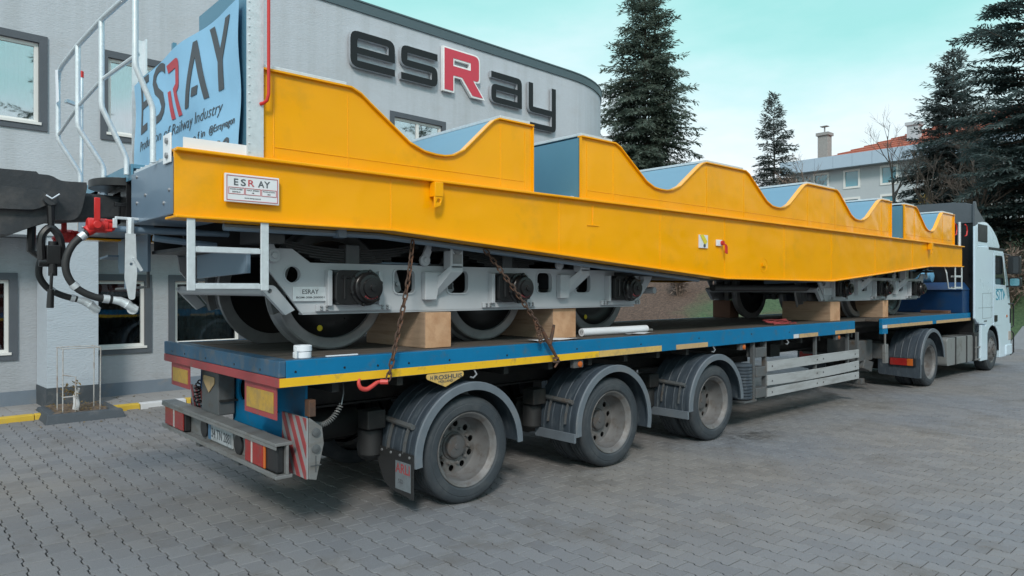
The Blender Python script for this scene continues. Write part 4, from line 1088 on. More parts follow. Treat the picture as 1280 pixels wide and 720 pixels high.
m = MB(); m.box(1.56, 2.04, NY + .06, NY + .068, 2.955, 3.035); m.box(1.56, 2.04, NY + .069, NY + .13, 2.955, 2.963); m.build('toe_board', 'white_steel', wg, smooth=0)
m = MB(); m.box(1.484, 1.496, NY + .09, NY + .25, 2.86, 3.06); bp = m.build('rail_bracket', 'white_steel', wg, smooth=0, bevel=.004)
m = MB()
for z in (2.91, 3.01): m.lathe([(0, .022), (-.014, .020), (-.018, 0)], (1.484, NY + .15, z), axis=(1, 0, 0), n=8)
m.build('bolts', 'steel', bp)
# bulkhead behind the banner
m = MB(); m.box(2.03, 2.05, YC - 1.44, YC + 1.46, 2.953, 4.16); m.box(2.03, 2.05, YC - 1.44, YC - .40, 4.161, 4.29); m.box(2.025, 2.055, YC + .28, YC + .33, 4.161, 4.25); m.build('bulkhead', 'saddle', wg, smooth=0)
for s in (-1, 1):
    y = YC + s * 1.53
    m = MB(); m.box(1.99, 2.11, y - .008, y + .008, 2.953, 4.6); m.box(2.095, 2.11, min(y, y - s * .10), max(y, y - s * .10), 2.955, 4.6); po = m.build('bulkhead_post', 'galv', wg, smooth=0)
    if s < 0:
        m = MB()
        for k in range(26): m.lathe([(0, .007), (-.006, .006), (-.008, 0)], (2.004, y - .008, 2.99 + k * .06), n=6)
        m.build('rivets', 'galv', po)
        m = MB(); m.tube([(2.13, y - .05, 4.6), (2.13, y - .05, 3.42), (2.12, y - .045, 3.37), (2.10, y - .03, 3.35), (2.085, y - .01, 3.345)], .0125, 8); m.build('grab_rod', 'red', wg, label='red painted grab rod')
# bent hand rails
def upright(y, xt, zt, z1, z2):
    m = MB(); m.tube([Vector(p) for p in ((1.475, y, 2.90), (1.475, y, z1 - .03), (1.470, y, z1), (1.455, y, z1 + .04), (xt + .02, y, z2 - .04), (xt + .004, y, z2), (xt, y, z2 + .04), (xt, y, zt))], .021, 10)
    return m.build('rail_upright', 'galv', wg)
upright(5.47, 1.36, 4.10, 3.30, 3.56); upright(6.18, 1.30, 4.06, 3.03, 3.40); upright(6.93, 1.28, 4.06, 3.05, 3.38); upright(7.86, 1.29, 3.98, 3.10, 3.42)
m = MB(); m.tube([(1.36, 5.47, 4.10), (1.33, 5.75, 4.085), (1.30, 6.18, 4.075), (1.285, 6.93, 4.07), (1.285, 7.60, 4.06), (1.287, 7.80, 4.04), (1.29, 7.86, 3.96)], .021, 10); m.build('top_rail', 'galv', wg)
m = MB(); m.tube([(1.385, 5.50, 3.66), (1.31, 6.18, 3.62), (1.29, 6.93, 3.56), (1.295, 7.86, 3.46)], .015, 8); m.build('middle_rail', 'galv', wg)
m = MB(); m.tube([(1.50, 7.95, 2.95), (1.50, 7.95, 4.06)], .017, 8); m.bar((1.50, 7.95, 3.78), (1.36, 7.9, 3.80), .05, .03); m.build('lamp_bracket', 'galv', wg)
m = MB(); m.lathe([(0, .02), (.06, .02), (.07, 0)], (1.50, 7.95, 4.06), axis=(0, 0, 1), n=8); m.build('bracket_cap', 'red', wg)
m = MB(); V = []
for i in range(5):
    for j in range(4): V.append((1.262 - .012 * math.sin(i * 1.3), 7.70 + .05 * i - .02 * j, 4.03 - .10 * j + .01 * math.sin(i + j)))
m.add(V, [(i * 4 + j, i * 4 + j + 1, i * 4 + j + 5, i * 4 + j + 4) for i in range(4) for j in range(3)]); m.build('paper_tag', 'paper', wg, recalc=False)
# ladder under the near corner
def ladder(x0, x1, zt, zb, name='step_ladder'):
    m = MB(); m.box(x0, x0 + .055, NY + .03, NY + .045, zb, zt); l = m.build(name, 'galv', wg, smooth=0, bevel=.004)
    m = MB(); m.box(x1 - .06, x1, NY + .03, NY + .045, zb, zt); m.build('stringer', 'galv', l, smooth=0, bevel=.004)
    for z in ((zt - zb) * .52 + zb, zb + .012):
        m = MB(); m.box(x0 + .056, x1 - .061, NY + .03, NY + .13, z, z + .035); m.box(x0 + .07, x1 - .07, NY + .03, NY + .12, z + .0352, z + .04); m.build('rung', 'galv', l, smooth=0, bevel=.003)
ladder(1.575, 2.145, 2.50, 1.99)
ladder(17.45, 17.95, 2.50, 2.0)
m = MB(); m.tube([(17.0, NY + .1, 2.46), (16.95, NY + .05, 2.35), (17.08, NY + .05, 2.02), (17.45, NY + .05, 2.01)], .013, 6); m.build('far_end_pipe', 'galv', wg)
# far end stanchion and red hand loops
m = MB(); m.tube([(17.80, NY + .05, 2.95), (17.80, NY + .05, 3.48)], .03, 8); m.build('end_stanchion', 'galv', wg)
for x, y in ((17.52, NY + .06), (17.95, NY - .02)):
    m = MB(); m.tube([(x, y, 3.18 + .0), (x + .10, y, 3.20), (x + .14, y, 3.30), (x + .10, y, 3.40), (x, y, 3.43)], .014, 8); m.build('hand_loop', 'red', wg)
m = MB(); m.box(17.51, 17.62, NY + .1, NY + .3, 2.955, 3.02); m.build('end_cleat', 'galv', wg, smooth=0)

# coupler and brake gear at the near end
m = MB()
m.hexa([(.98, YC - .10, 2.52), (1.52, YC - .10, 2.57), (1.52, YC + .10, 2.57), (.98, YC + .10, 2.52), (.98, YC - .10, 2.78), (1.52, YC - .10, 2.765), (1.52, YC + .10, 2.765), (.98, YC + .10, 2.78)])
cp = m.build('coupler_arm', 'cast', wg, smooth=30, bevel=.03, seg=3)
m = MB()
m.shape([rnd([(.10, 2.40), (.74, 2.40, 1), (.88, 2.47, 1), (1.02, 2.53), (1.16, 2.535, 1), (1.20, 2.60, 1), (1.24, 2.80, 1), (1.235, 2.835), (1.06, 2.83, 1), (1.0, 2.868, 1), (.92, 2.868), (.905, 2.885), (.35, 2.88, 1), (.10, 2.88)], .05)], XZ, YC - .24, YC + .2)
m.build('coupler_head', 'cast', cp, smooth=40, bevel=.025, seg=3)
m = MB(); m.shape([rnd([(.10, 2.57), (.9, 2.59, 1), (1.0, 2.66, 1), (.95, 2.74, 1), (.10, 2.78)], .06)], XZ, YC - .29, YC - .235); m.build('coupler_cheek', 'cast', cp, smooth=40, bevel=.02)
m = MB()
m.shape([rnd([(YC - .30, 2.50), (YC + .30, 2.50), (YC + .30, 2.90), (YC - .30, 2.90)], .05), rrect(YC - .13, YC + .13, 2.535, 2.80, .03)], YZ, 1.50, 1.60)
m.shape([[(1.50, YC - .30), (1.50, YC + .30)] + [(1.50 - .20 * math.sin(math.pi * i / 12), YC + .30 * math.cos(math.pi * i / 12)) for i in range(1, 12)]], XY, 2.83, 2.892)
m.box(1.42, 1.50, YC - .30, YC - .26, 2.66, 2.69)
m.build('draw_gear_housing', 'black', wg, smooth=30, bevel=.01)
# screw coupling hanging from the arm
m = MB(); m.lathe([(-.34, .045), (-.30, .05), (.30, .05), (.34, .045)], (.985, YC, 2.675), n=14); sk = m.build('coupling_pin', 'cast', wg)
m = MB()
sy = YC - .30
m.tube([(.985, sy, 2.68), (.99, sy, 2.46)], [.028, .022], 8)
P = [(.93 + .0, sy, 2.22), (.925, sy, 2.36), (.94, sy, 2.42), (.985, sy, 2.465), (1.03, sy, 2.42), (1.05, sy, 2.36), (1.065, sy, 2.22)]
m.tube(bez(P, 18), .028, 8)
m.build('coupling_shackle', 'black', sk)
m = MB(); m.box(.955, 1.045, sy - .05, sy + .05, 2.19, 2.33); m.tube([(.91, sy, 2.20), (1.09, sy, 2.20)], .032, 10); m.tube([(.997, sy - .02, 2.36), (.997, sy - .02, 2.10)], .03, 10); m.tube([(.985, sy - .05, 2.12), (.98, sy - .05, 1.99)], .012, 8); m.tube([(.98, sy - .05, 2.00), (.975, sy - .05, 1.86)], [.022, .025], 10)
m.build('coupling_screw', 'black', sk, bevel=.004)
m = MB(); m.tube([(.91, sy + .28, 2.60), (.90, sy + .28, 2.30), (.96, sy + .28, 2.26)], .03, 8); m.build('rear_shackle', 'black', sk)
m = MB(); m.tube([(.95, sy - .05, 2.70), (.985, sy - .07, 2.675), (1.035, sy - .05, 2.715)], .006, 5); m.build('split_pin', 'galv', sk)
def cock(x, y, z):
    m = MB(); m.lathe([(-.07, .045), (-.06, .055), (.06, .055), (.07, .045)], (x, y, z), axis=(1, 0, 0), n=12); m.lathe([(-.06, .035), (.06, .035)], (x, y, z), axis=(0, 1, 0), n=10); m.lathe([(0, .05), (.06, .04)], (x + .05, y, z), axis=(1, 0, 0), n=12); m.tube([(x, y, z), (x - .07, y, z - .05)], .04, 10)
    for a in range(4): m.lathe([(0, .012), (.05, .012)], (x + .04, y + .05 * math.cos(a * 1.57 + .8), z + .05 * math.sin(a * 1.57 + .8)), axis=(1, 0, 0), n=6)
    b = m.build('angle_cock', 'red', wg, bevel=.003)
    m = MB(); m.box(x - .035, x + .005, y - .075, y - .06, z + .03, z + .20); m.tube([(x - .015, y - .09, z), (x - .015, y - .04, z)], .03, 8); m.box(x - .03, x, y - .074, y - .061, z - .01, z + .04); m.build('cock_lever', 'red', b, bevel=.004)
def hose(pts, r=.026):
    m = MB(); m.tube(bez(pts, 36), r, 10); h = m.build('brake_hose', 'rubber', wg)
    for i in (0, 2, 6): pass
    B = bez(pts, 36)
    m = MB()
    for i, j in ((1, 3), (22, 24), (len(B) - 4, len(B) - 2)): m.tube([B[i], B[j]], r + .005, 10)
    m.build('hose_clamp', 'galv', h)
    e = B[-1]; d = (B[-1] - B[-2]).normalized()
    m = MB(); m.tube([e, e + d * .05, e + d * .10 + Vector((0, 0, -.015)), e + d * .14 + Vector((0, -.03, -.05))], [r, .032, .036, .03], 10); m.tube([e + d * .09 + Vector((0, -.03, -.02)), e + d * .16 + Vector((0, -.03, -.05))], .03, 10); m.lathe([(0, .04), (.02, .04)], e + d * .13 + Vector((0, -.04, -.05)), axis=(.3, 1, .2), n=12)
    m.build('hose_coupling', 'galv', h)
hy = 6.0
cock(1.235, hy, 2.475)
hose([(1.17, hy, 2.42), (1.08, hy, 2.33), (1.035, hy, 2.22), (1.04, hy, 2.11), (1.10, hy, 2.01), (1.21, hy, 1.945), (1.335, hy, 1.92)])
cock(1.17, 6.85, 2.44)
hose([(1.10, 6.9, 2.38), (1.02, 6.9, 2.26), (1.0, 6.9, 2.12), (1.06, 6.9, 2.01), (1.16, 6.9, 1.95), (1.27, 6.9, 1.915)])
m = MB(); m.tube([(1.30, hy, 2.455), (1.55, hy, 2.455), (2.2, hy, 2.46)], .026, 10); m.tube([(1.43, hy, 2.455), (1.46, hy, 2.455)], .034, 10); m.tube([(1.62, hy, 2.40), (1.72, hy, 2.39), (2.1, hy, 2.36)], .026, 8); m.build('brake_pipe', 'endgrey', wg)
m = MB(); m.bar((1.34, hy - .05, 2.46), (1.34, hy - .05, 2.53), .02, .03, (1, 0, 0)); m.box(1.34, 1.62, hy - .06, hy - .04, 2.525, 2.545); m.tube([(1.445, hy - .05, 2.54), (1.445, hy - .05, 2.40)], .028, 8); m.build('pipe_bracket', 'galv', wg, bevel=.003)
m = MB(); m.shape([rnd([(1.405, 2.42), (1.475, 2.42), (1.485, 2.12), (1.47, 1.92, 1), (1.43, 1.92, 1), (1.40, 2.08)], .03), circ(1.445, 2.19, .012, 8)], XZ, hy - .08, hy - .07); m.bar((1.455, hy - .10, 2.24), (1.51, hy - .10, 2.14), .02, .03, (0, 1, 0)); m.build('hose_holder', 'galv', wg, smooth=0, bevel=.002)
m = MB(); m.box(1.84, 1.87, 7.0, 8.0, 2.16, 2.50); m.box(1.84, 1.88, 7.75, 7.80, 2.0, 2.5); m.box(1.86, 1.90, 8.02, 8.13, 2.20, 2.9); m.bar((1.86, 8.1, 2.34), (1.86, 8.45, 2.32), .2, .02); m.build('brake_panel', 'endgrey', wg, smooth=0, bevel=.004)
m = MB(); m.tube([(1.86, 7.05, 2.40), (1.86, 7.05, 2.02), (1.86, 8.2, 2.0)], .014, 6); m.build('brake_rod', 'greysteel', wg)
m = MB(); m.tube([(1.9, 5.28, 2.455), (3.2, 5.28, 2.455), (8.0, 5.28, 2.10 + .02)], .026, 8); m.box(2.80, 2.87, 5.22, 5.32, 2.42, 2.505); m.build('side_pipe', 'endgrey', wg)

# bogies: built once at the near end, copied to the far end
B0, AX = 4.9, 1.8
before = set(wg.children)
for s in (-1, 1):
    yo = YC + s * 1.08          # outer face of the side frame
    yi = yo - s * .02
    F3 = lambda u, v, d: (B0 + u, YC + s * d, v)
    out = rnd([(-2.28, 1.80), (2.10, 1.80, 1), (2.43, 2.12, 1), (2.52, 2.33), (2.34, 2.33), (2.2, 2.22), (-2.2, 2.22), (-2.36, 2.33), (-2.60, 2.33), (-2.58, 2.18)], .12)
    holes = []
    for a in (-AX, 0, AX): holes.append(rect(a - .222, a + .11, 1.875, 2.165))
    for c in (-AX / 2, AX / 2):
        holes.append(rrect(c - .50, c - .26, 1.955, 2.185, .06)); holes.append(rrect(c + .10, c + .37, 1.955, 2.185, .06))
    holes += [circ(-2.36, 2.12, .072, 20), circ(2.20, 2.12, .06, 20)]
    m = MB(); m.shape([out] + holes, F3, 1.055, 1.08); fr = m.build('bogie_frame', 'bogie', wg, smooth=0)
    m = MB(); m.box(B0 - 2.27, B0 + 2.08, min(yo, yi - s * .06), max(yo + s * .055, yi - s * .06), 1.788, 1.808); m.build('frame_flange', 'bogie', fr, smooth=0, bevel=.004)
    m = MB()       # rims of the openings
    for h in holes[3:]:
        cx = sum(p[0] for p in h) / len(h); cz = sum(p[1] for p in h) / len(h)
        m.shape([[(cx + (x - cx) * 1.04, cz + (z - cz) * 1.04) for x, z in h], [(cx + (x - cx) * .93, cz + (z - cz) * .93) for x, z in h]], F3, 1.04, 1.092)
    m.build('opening_rim', 'bogie', fr, smooth=30)
    for a in (-AX, 0, AX):
        m = MB(); m.box(B0 + a - .275, B0 + a - .235, min(yo, yo + s * .07), max(yo, yo + s * .07), 1.86, 2.16); m.box(B0 + a + .225, B0 + a + .265, min(yo, yo + s * .05), max(yo, yo + s * .05), 1.86, 2.16); m.build('axle_guide', 'white_steel' if False else 'bogie', fr, smooth=0, bevel=.005)
        m = MB(); m.box(B0 + a - .36, B0 + a + .36, min(yo + s * .003, yo + s * .03), max(yo + s * .003, yo + s * .03), 1.815, 1.868)
        m.build('tie_bar', 'bogie', fr, smooth=0, bevel=.004)
        m = MB()
        for x in (-.32, -.27, .27, .32):
            for z in (1.83, 1.853): m.lathe([(.03, .011), (.045, .010), (.05, 0)], (B0 + a + x, yo, z), axis=(0, s, 0), n=6)
        m.build('tie_bolts', 'steel', fr)
        # axle box
        yf = YC + s * 1.00
        m = MB(); m.shape([rnd([(a - .225, 1.872, 1), (a + .15, 1.872, 1), (a + .15, 2.162, 1), (a - .225, 2.162, 1)], .06)], F3, .88, 1.20); ab = m.build('axle_box', 'black', wg, smooth=30, bevel=.012)
        c0 = (B0 + a + .055, YC + s * 1.17, 2.012); f = s
        m = MB(); m.lathe([(0, .155), (f * .04, .155), (f * .045, .135), (f * .08, .13), (f * .09, .118), (f * .12, .112), (f * .125, .085), (f * .145, .082), (f * .15, .03), (f * .17, .028), (f * .172, 0)], c0, n=32)
        for k in range(6): m.lathe([(f * .035, .02), (f * .055, .018), (f * .06, 0)], (c0[0] + .142 * math.cos(k * 1.047 + .3), c0[1], c0[2] + .142 * math.sin(k * 1.047 + .3)), n=8)
        m.build('axle_cap', 'black', ab)
        m = MB(); m.lathe([(f * .146, .030), (f * .152, .030), (f * .152, .022), (f * .146, .022)], c0, n=20, closed=True); m.build('centre_ring', 'steel', ab)
        m = MB(); m.tube([(B0 + a - .15, YC + s * 1.205, 2.12), (B0 + a - .15, YC + s * 1.205, 1.92)], .012, 6); m.tube([(B0 + a - .18, YC + s * 1.205, 2.10), (B0 + a - .10, YC + s * 1.205, 2.10)], .010, 6); m.build('box_rib', 'black', ab)
        if s < 0:
            m = MB()
            for k in range(6):
                an = R(236 + k * 13); rr = .099
                m.text('GARZ'[k % 4] if False else 'N', (c0[0] + rr * math.cos(an) - .008, c0[1] - .1225, c0[2] + rr * math.sin(an)), (1, 0, 0), (0, 0, 1), .022, .003)
            m.build('red_marking', 'print_red', ab, smooth=0)
        # leaf spring and buckle
        ys = YC + s * 1.0
        m = MB()
        for k in range(6):
            hw = .80 - k * .10 if k else .80
            P = []
            for i in range(13):
                q = -1 + 2 * i / 12; x = q * hw; z = 2.345 - k * .021 + .10 * (x / .8) ** 2
                P.append((x, z))
            V = []
            for x, z in P: V += [(B0 + a + x, ys - .055, z), (B0 + a + x, ys + .055, z), (B0 + a + x, ys + .055, z - .017), (B0 + a + x, ys - .055, z - .017)]
            m.add(V, [(4 * i + q, 4 * i + (q + 1) % 4, 4 * i + 4 + (q + 1) % 4, 4 * i + 4 + q) for i in range(12) for q in range(4)] + [(0, 1, 2, 3), (51, 50, 49, 48)])
        sp = m.build('leaf_spring', 'spring', wg, smooth=30)
        m = MB(); m.box(B0 + a - .065, B0 + a + .065, ys - .075, ys + .075, 2.16, 2.385); m.build('spring_buckle', 'greysteel', sp, smooth=0, bevel=.008)
        for sx in (-1, 1):        # suspension link
            xa, xb = B0 + a + sx * .80, B0 + a + sx * .86
            m = MB(); m.bar((xa, ys + s * .10, 2.43), (xb - sx * .13, ys + s * .10, 2.27), .03, .075, (1, 0, 0)); m.lathe([(0, .05), (f * .03, .05)], (xa, ys + s * .09, 2.43), n=14); m.lathe([(0, .055), (f * .035, .055)], (xb - sx * .13, ys + s * .09, 2.27), n=14); m.lathe([(f * .036, .028), (f * .05, .026), (f * .052, 0)], (xb - sx * .13, ys + s * .09, 2.27), n=12)
            m.build('spring_link', 'bogie', sp, smooth=30, bevel=.004)
        # wheel
        yw = YC + s * .70
        m = MB(); q = s
        m.m = 0; m.lathe([(0, .448), (q * -.004, .46), (0, .53), (q * -.008, .545), (q * -.02, .55), (q * -.095, .555), (q * -.108, .575), (q * -.122, .583), (q * -.135, .57), (q * -.135, .46)], (B0 + a, yw, 2.0), n=56, cap=False)
        wh = m.build('wheel', 'steel', wg, smooth=30)
        m = MB(); m.lathe([(q * -.02, .459), (q * -.045, .43), (q * -.075, .36), (q * -.085, .27), (q * -.06, .18), (q * -.02, .13), (q * .02, .11), (q * .02, .0)], (B0 + a, yw, 2.0), n=48, cap=False)
        m.lathe([(q * -.115, .459), (q * -.10, .30), (q * -.12, .13), (q * -.16, .11)], (B0 + a, yw, 2.0), n=40, cap=False)
        m.build('wheel_disc', 'black', wh, smooth=40)
        m = MB(); m.lathe([(q * -.016, .455), (q * -.012, .45), (q * -.012, .445), (q * -.02, .44)], (B0 + a, yw, 2.0), n=48, cap=False); m.build('wheel_bead', 'steel', wh)
        if a != 0 and s < 0:
            m = MB(); an = -105 if a < 0 else -110
            m.lathe([(q * -.03, .028), (q * -.027, .026), (q * -.026, 0)], (B0 + a + .365 * math.cos(R(an)), yw - q * .03, 2.0 + .365 * math.sin(R(an))), n=12); m.build('yellow_mark', 'dot', wh)
    # cranked brackets between the axles
    for c in (-AX / 2, AX / 2):
        xb = B0 + c
        m = MB(); y1, y2 = YC + s * 1.14, YC + s * 1.26
        m.box(xb + .02, xb + .17, min(y1, y2), max(y1, y2), 2.19, 2.46); br = m.build('hanger_bracket', 'bogie', wg, smooth=0, bevel=.012)
        m = MB(); ya, yb = YC + s * 1.082, YC + s * 1.15
        lo, hi = min(ya, yb), max(ya, yb)
        m.hexa([(xb - .19, lo, 1.90), (xb - .06, lo, 1.90), (xb - .06, hi, 1.90), (xb - .19, hi, 1.90), (xb - .19, lo, 2.16), (xb - .0, lo, 2.16), (xb - .0, hi, 2.16), (xb - .19, hi, 2.16)]); m.build('bracket_pad', 'bogie', br, smooth=0, bevel=.008)
        m = MB(); y3 = YC + s * 1.20
        m.hexa([(xb - .10, ya, 1.90), (xb - .05, ya, 1.90), (xb + .16, y2, 2.16), (xb + .02, y2, 2.16), (xb - .10, ya, 2.05), (xb - .06, ya, 2.05), (xb + .16, y2, 2.22), (xb + .02, y2, 2.22)]) ; m.build('bracket_strut', 'bogie', br, smooth=0)
        m = MB(); m.lathe([(0, .05), (f * .012, .05)], (xb + .095, y2, 2.38), n=16); m.box(xb + .045, xb + .145, min(y2, y2 + s * .008), max(y2, y2 + s * .008), 2.24, 2.33); m.build('bracket_cover', 'steel', br, smooth=30)
    for c in (-AX / 2, AX / 2):       # brake hangers seen through the frame openings
        for q in (-.44, .18):
            m = MB(); m.shape([rnd([(c + q, 2.17), (c + q + .07, 2.19), (c + q + .13, 1.99, 1), (c + q + .06, 1.95, 1)], .02), circ(c + q + .075, 2.05, .014, 8)], F3, .90, .93); m.tube([F3(c + q + .075, 2.05, .88), F3(c + q + .075, 2.05, .96)], .022, 8); m.build('brake_hanger', 'bogie', fr, smooth=30)
    m = MB(); m.tube([F3(-2.0, 2.235, 1.03), F3(-.95, 2.235, 1.03), F3(-.9, 2.20, 1.03), F3(.9, 2.20, 1.03), F3(2.0, 2.235, 1.03)], .013, 6); m.build('frame_pipe', 'endgrey', fr)
    m = MB()
    for sx in (-1,):
        m.shape([rnd([(-2.63, 2.01, 1), (-2.52, 2.04, 1), (-2.34, 1.83), (-2.42, 1.79)], .04), circ(-2.55, 1.985, .02, 10)], F3, 1.03, 1.085)
    m.build('frame_gusset', 'bogie', fr, smooth=0)
    if s < 0:
        m = MB(); m.box(B0 - 2.36, B0 - 2.06, yo - .02, yo - .003, 1.90, 2.02); pt = m.build('bogie_plate', 'galv', fr, smooth=0, bevel=.003)
m = MB()
for a in (-AX, 0, AX): m.tube([(B0 + a, YC - .95, 2.0), (B0 + a, YC + .95, 2.0)], .085, 14)
m.build('axles', 'steel', wg)
m = MB()
for c in (-AX / 2, AX / 2): m.box(B0 + c - .20, B0 + c + .20, YC - 1.05, YC + 1.05, 2.0, 2.24); m.tube([(B0 + c - .3, YC - .9, 1.95), (B0 + c - .3, YC + .9, 1.95)], .05, 8)
m.build('bogie_bolster', 'under', wg, smooth=0)
m = MB()
for sx in (-1, 1): m.tube([(B0 + sx * 2.56, YC - 1.03, 1.985), (B0 + sx * 2.56, YC + 1.03, 1.985)], .042, 12)
m.build('bogie_end_tube', 'bogie', wg)
m = MB(); m.hexa([(2.06, 5.25, 2.12), (2.09, 5.25, 2.12), (2.09, 6.35, 2.09), (2.06, 6.35, 2.09), (2.06, 5.25, 2.31), (2.09, 5.25, 2.31), (2.09, 6.35, 2.29), (2.06, 6.35, 2.29)]); m.build('end_panel', 'endgrey', wg, smooth=0, bevel=.004)
m = MB()
for a in (-AX, 0, AX):
    for s in (-1, 1):
        for sx in (-1, 1):
            y = YC + s * .75; m.arc([(y - .04, .56), (y + .04, .56), (y + .04, .63), (y - .04, .63)], B0 + a, 2.0, 0 + (150 if sx < 0 else -20), 50 + (150 if sx < 0 else -20), 6)
m.build('brake_shoes', 'greysteel', wg)
m = MB()
for x in (B0 - 2.6, B0 - .9, B0 + .9, B0 + 2.5):
    for s in (-1, 1): m.box(x - .10, x + .10, min(YC + s * .85, YC + s * 1.25), max(YC + s * .85, YC + s * 1.25), 2.36, max(2.45, prof(x) + .02) if x < 7 else 2.4)
m.build('spring_hangers', 'under', wg, smooth=0)
for o in [c for c in wg.children if c not in before]: copy_part(o, wg, (9.6, 0, 0))
# lettering of the bogie plate on the near end only
m = MB()
m.text('ESRAY', (B0 - 2.21, YC - 1.1005, 1.962), U, VV, .052, .003, 'CENTER', wt=.008); m.text('BGM-308-200001', (B0 - 2.21, YC - 1.1005, 1.925), U, VV, .022, .003, 'CENTER', width=.25, wt=.01)
m.build('bogie_lettering', 'print_dark', pt, smooth=0)
m = MB(); m.tube([(7.2, YC + .9, 2.22), (10.5, YC + 1.0, 2.17)], .012, 5); m.tube([(9.0, YC - .9, 2.02), (12.1, YC - .9, 2.02)], .05, 10); m.build('brake_linkage', 'under', wg)

# ---------------------------------------------------------------- banner tied to the bulkhead
bn = thing('banner', 'pale blue fabric banner with dark lettering tied across the end bulkhead of the wagon', 'banner', (2.0, YC, 3.5))
NYB, NZB = 60, 24
def bx(y, z):
    return 1.975 - .016 * math.sin((y * 2.2 + z * 1.4)) - .010 * math.sin(y * 5.1 - z * 3) - .006 * math.sin(z * 9 + y)
def bt(y): return 4.085 + .05 * (8.04 - y) / 2.84 + .008 * math.sin(y * 4)
V = []
for i in range(NYB + 1):
    y = 5.20 + i / NYB * 2.83
    for j in range(NZB + 1):
        z = 2.97 + (bt(y) - 2.97) * j / NZB; V.append((bx(y, z), y + .012 * math.sin(z * 5), z))
m = MB(); k = NZB + 1
m.add(V, [(i * k + j, (i + 1) * k + j, (i + 1) * k + j + 1, i * k + j + 1) for i in range(NYB) for j in range(NZB)])
m.build('fabric', 'banner', bn, smooth=180, recalc=False)
def dense(m):
    b = bmesh.new(); vs = [b.verts.new(p) for p in m.v]
    for f in m.f:
        try: b.faces.new([vs[i] for i in f])
        except ValueError: pass
    bmesh.ops.triangulate(b, faces=b.faces[:])
    for k in range(5):
        es = [e for e in b.edges if e.calc_length() > .06]
        if not es: break
        bmesh.ops.subdivide_edges(b, edges=es, cuts=1); bmesh.ops.triangulate(b, faces=[f for f in b.faces if len(f.verts) > 3])
    b.verts.index_update(); m.v = [tuple(v.co) for v in b.verts]; m.f = [tuple(v.index for v in f.verts) for f in b.faces]; m.mi = [0] * len(m.f); b.free()
def btxt(body, y, z, size, mt, width=None, sh=0.0, wt=0.0, align='LEFT', slope=0.0):
    m = MB(); m.text(body, (0, 0, 0), (1, 0, 0), (0, 1, 0), size, .002, align, width, sh, wt)
    dense(m)
    m.v = [(bx(y - p[0], z + p[1]) - .004 - p[2], y - p[0] + .012 * math.sin((z + p[1]) * 5), z + p[1]) for p in m.v]
    return m.build('lettering', mt, bn, smooth=0)
def bstroke(loops, mt):
    m = MB(); m.shape(loops, XY, 0, .002); dense(m); m.v = [(bx(7.75 - u, 3.50 + v) - .004 - d, 7.75 - u + .012 * math.sin((3.5 + v) * 5), 3.50 + v) for u, v, d in m.v]; m.build('lettering', mt, bn, smooth=0)
btxt('E', 7.72, 3.53, .80, 'print_dark', wt=.0, width=.30); btxt('S', 7.30, 3.54, .80, 'print_dark', width=.40)
bstroke([rnd([(.88, .52), (1.25, .52, 1), (1.25, .25, 1), (1.18, .22), (1.30, .0), (1.21, .0), (1.08, .27), (1.16, .30), (1.16, .44), (.93, .44)], .08)], 'print_red'); bstroke([[(.92, .27), (1.0, .27), (1.12, .0), (1.03, .0)]], 'print_red')
bstroke([[(1.38, .03), (1.60, .55), (1.68, .55), (1.92, .03), (1.82, .03), (1.64, .42), (1.47, .03)]], 'print_dark'); bstroke([[(1.55, .10), (1.68, .10), (1.71, .17), (1.58, .17)]], 'print_dark')
bstroke([[(1.93, .57), (2.03, .57), (2.15, .36), (2.27, .57), (2.37, .57), (2.20, .27), (2.20, .04), (2.10, .04), (2.10, .27)]], 'print_dark')
btxt('Production of Railway Industry', 7.78, 3.37, .135, 'print_dark', width=2.2, sh=.35, wt=-.012)
btxt('@Esrayvagon', 5.83, 3.235, .085, 'print_dark', width=.52); btxt('o f in', 6.22, 3.235, .085, 'print_dark', width=.30)
btxt('2020', 6.05, 3.015, .19, 'print_dark', width=.66, sh=.3, wt=.02)

# ---------------------------------------------------------------- flatbed trailer
T0, TF = 5.20, 7.82
tl = thing('flatbed_trailer', 'long blue three axle flatbed trailer with a yellow side stripe carrying the rail wagon', 'trailer', (2.3, 6.5, 0))
def tb(name, mt, *boxes, bevel=0, parent=None, **k):
    m = MB()
    for b in boxes: m.box(*b)
    return m.build(name, mt, parent or tl, smooth=0, bevel=bevel, **k)
# deck planks
ys = np.linspace(T0 + .07, TF - .07, 12)
for a, b in zip(ys, ys[1:]):
    tb('deck_plank', 'plank', (2.40, 12.64, a + .004, b - .004, 1.40, 1.446 + random.uniform(-.004, .003)))
for a, b in zip(ys[1:-1], ys[2:-1]):
    tb('deck_plank', 'plank', (12.66, 13.84, a + .004, b - .004, 1.40, 1.443))
for a, b in zip(ys, ys[1:]):
    tb('deck_plank', 'plank', (13.86, 19.0, a + .004, b - .004, 1.40, 1.444 + random.uniform(-.003, .003)))
tb('deck_frame', 'chassis', (2.36, 12.64, T0 + .065, TF - .065, 1.30, 1.398), (12.64, 19.0, T0 + .40, TF - .40, 1.28, 1.397))
tb('rear_cover_plate', 'blue_rear', (2.345, 2.398, T0 + .02, TF - .02, 1.43, 1.452), (2.40, 4.4, T0 + .02, T0 + .10, 1.447, 1.4535))
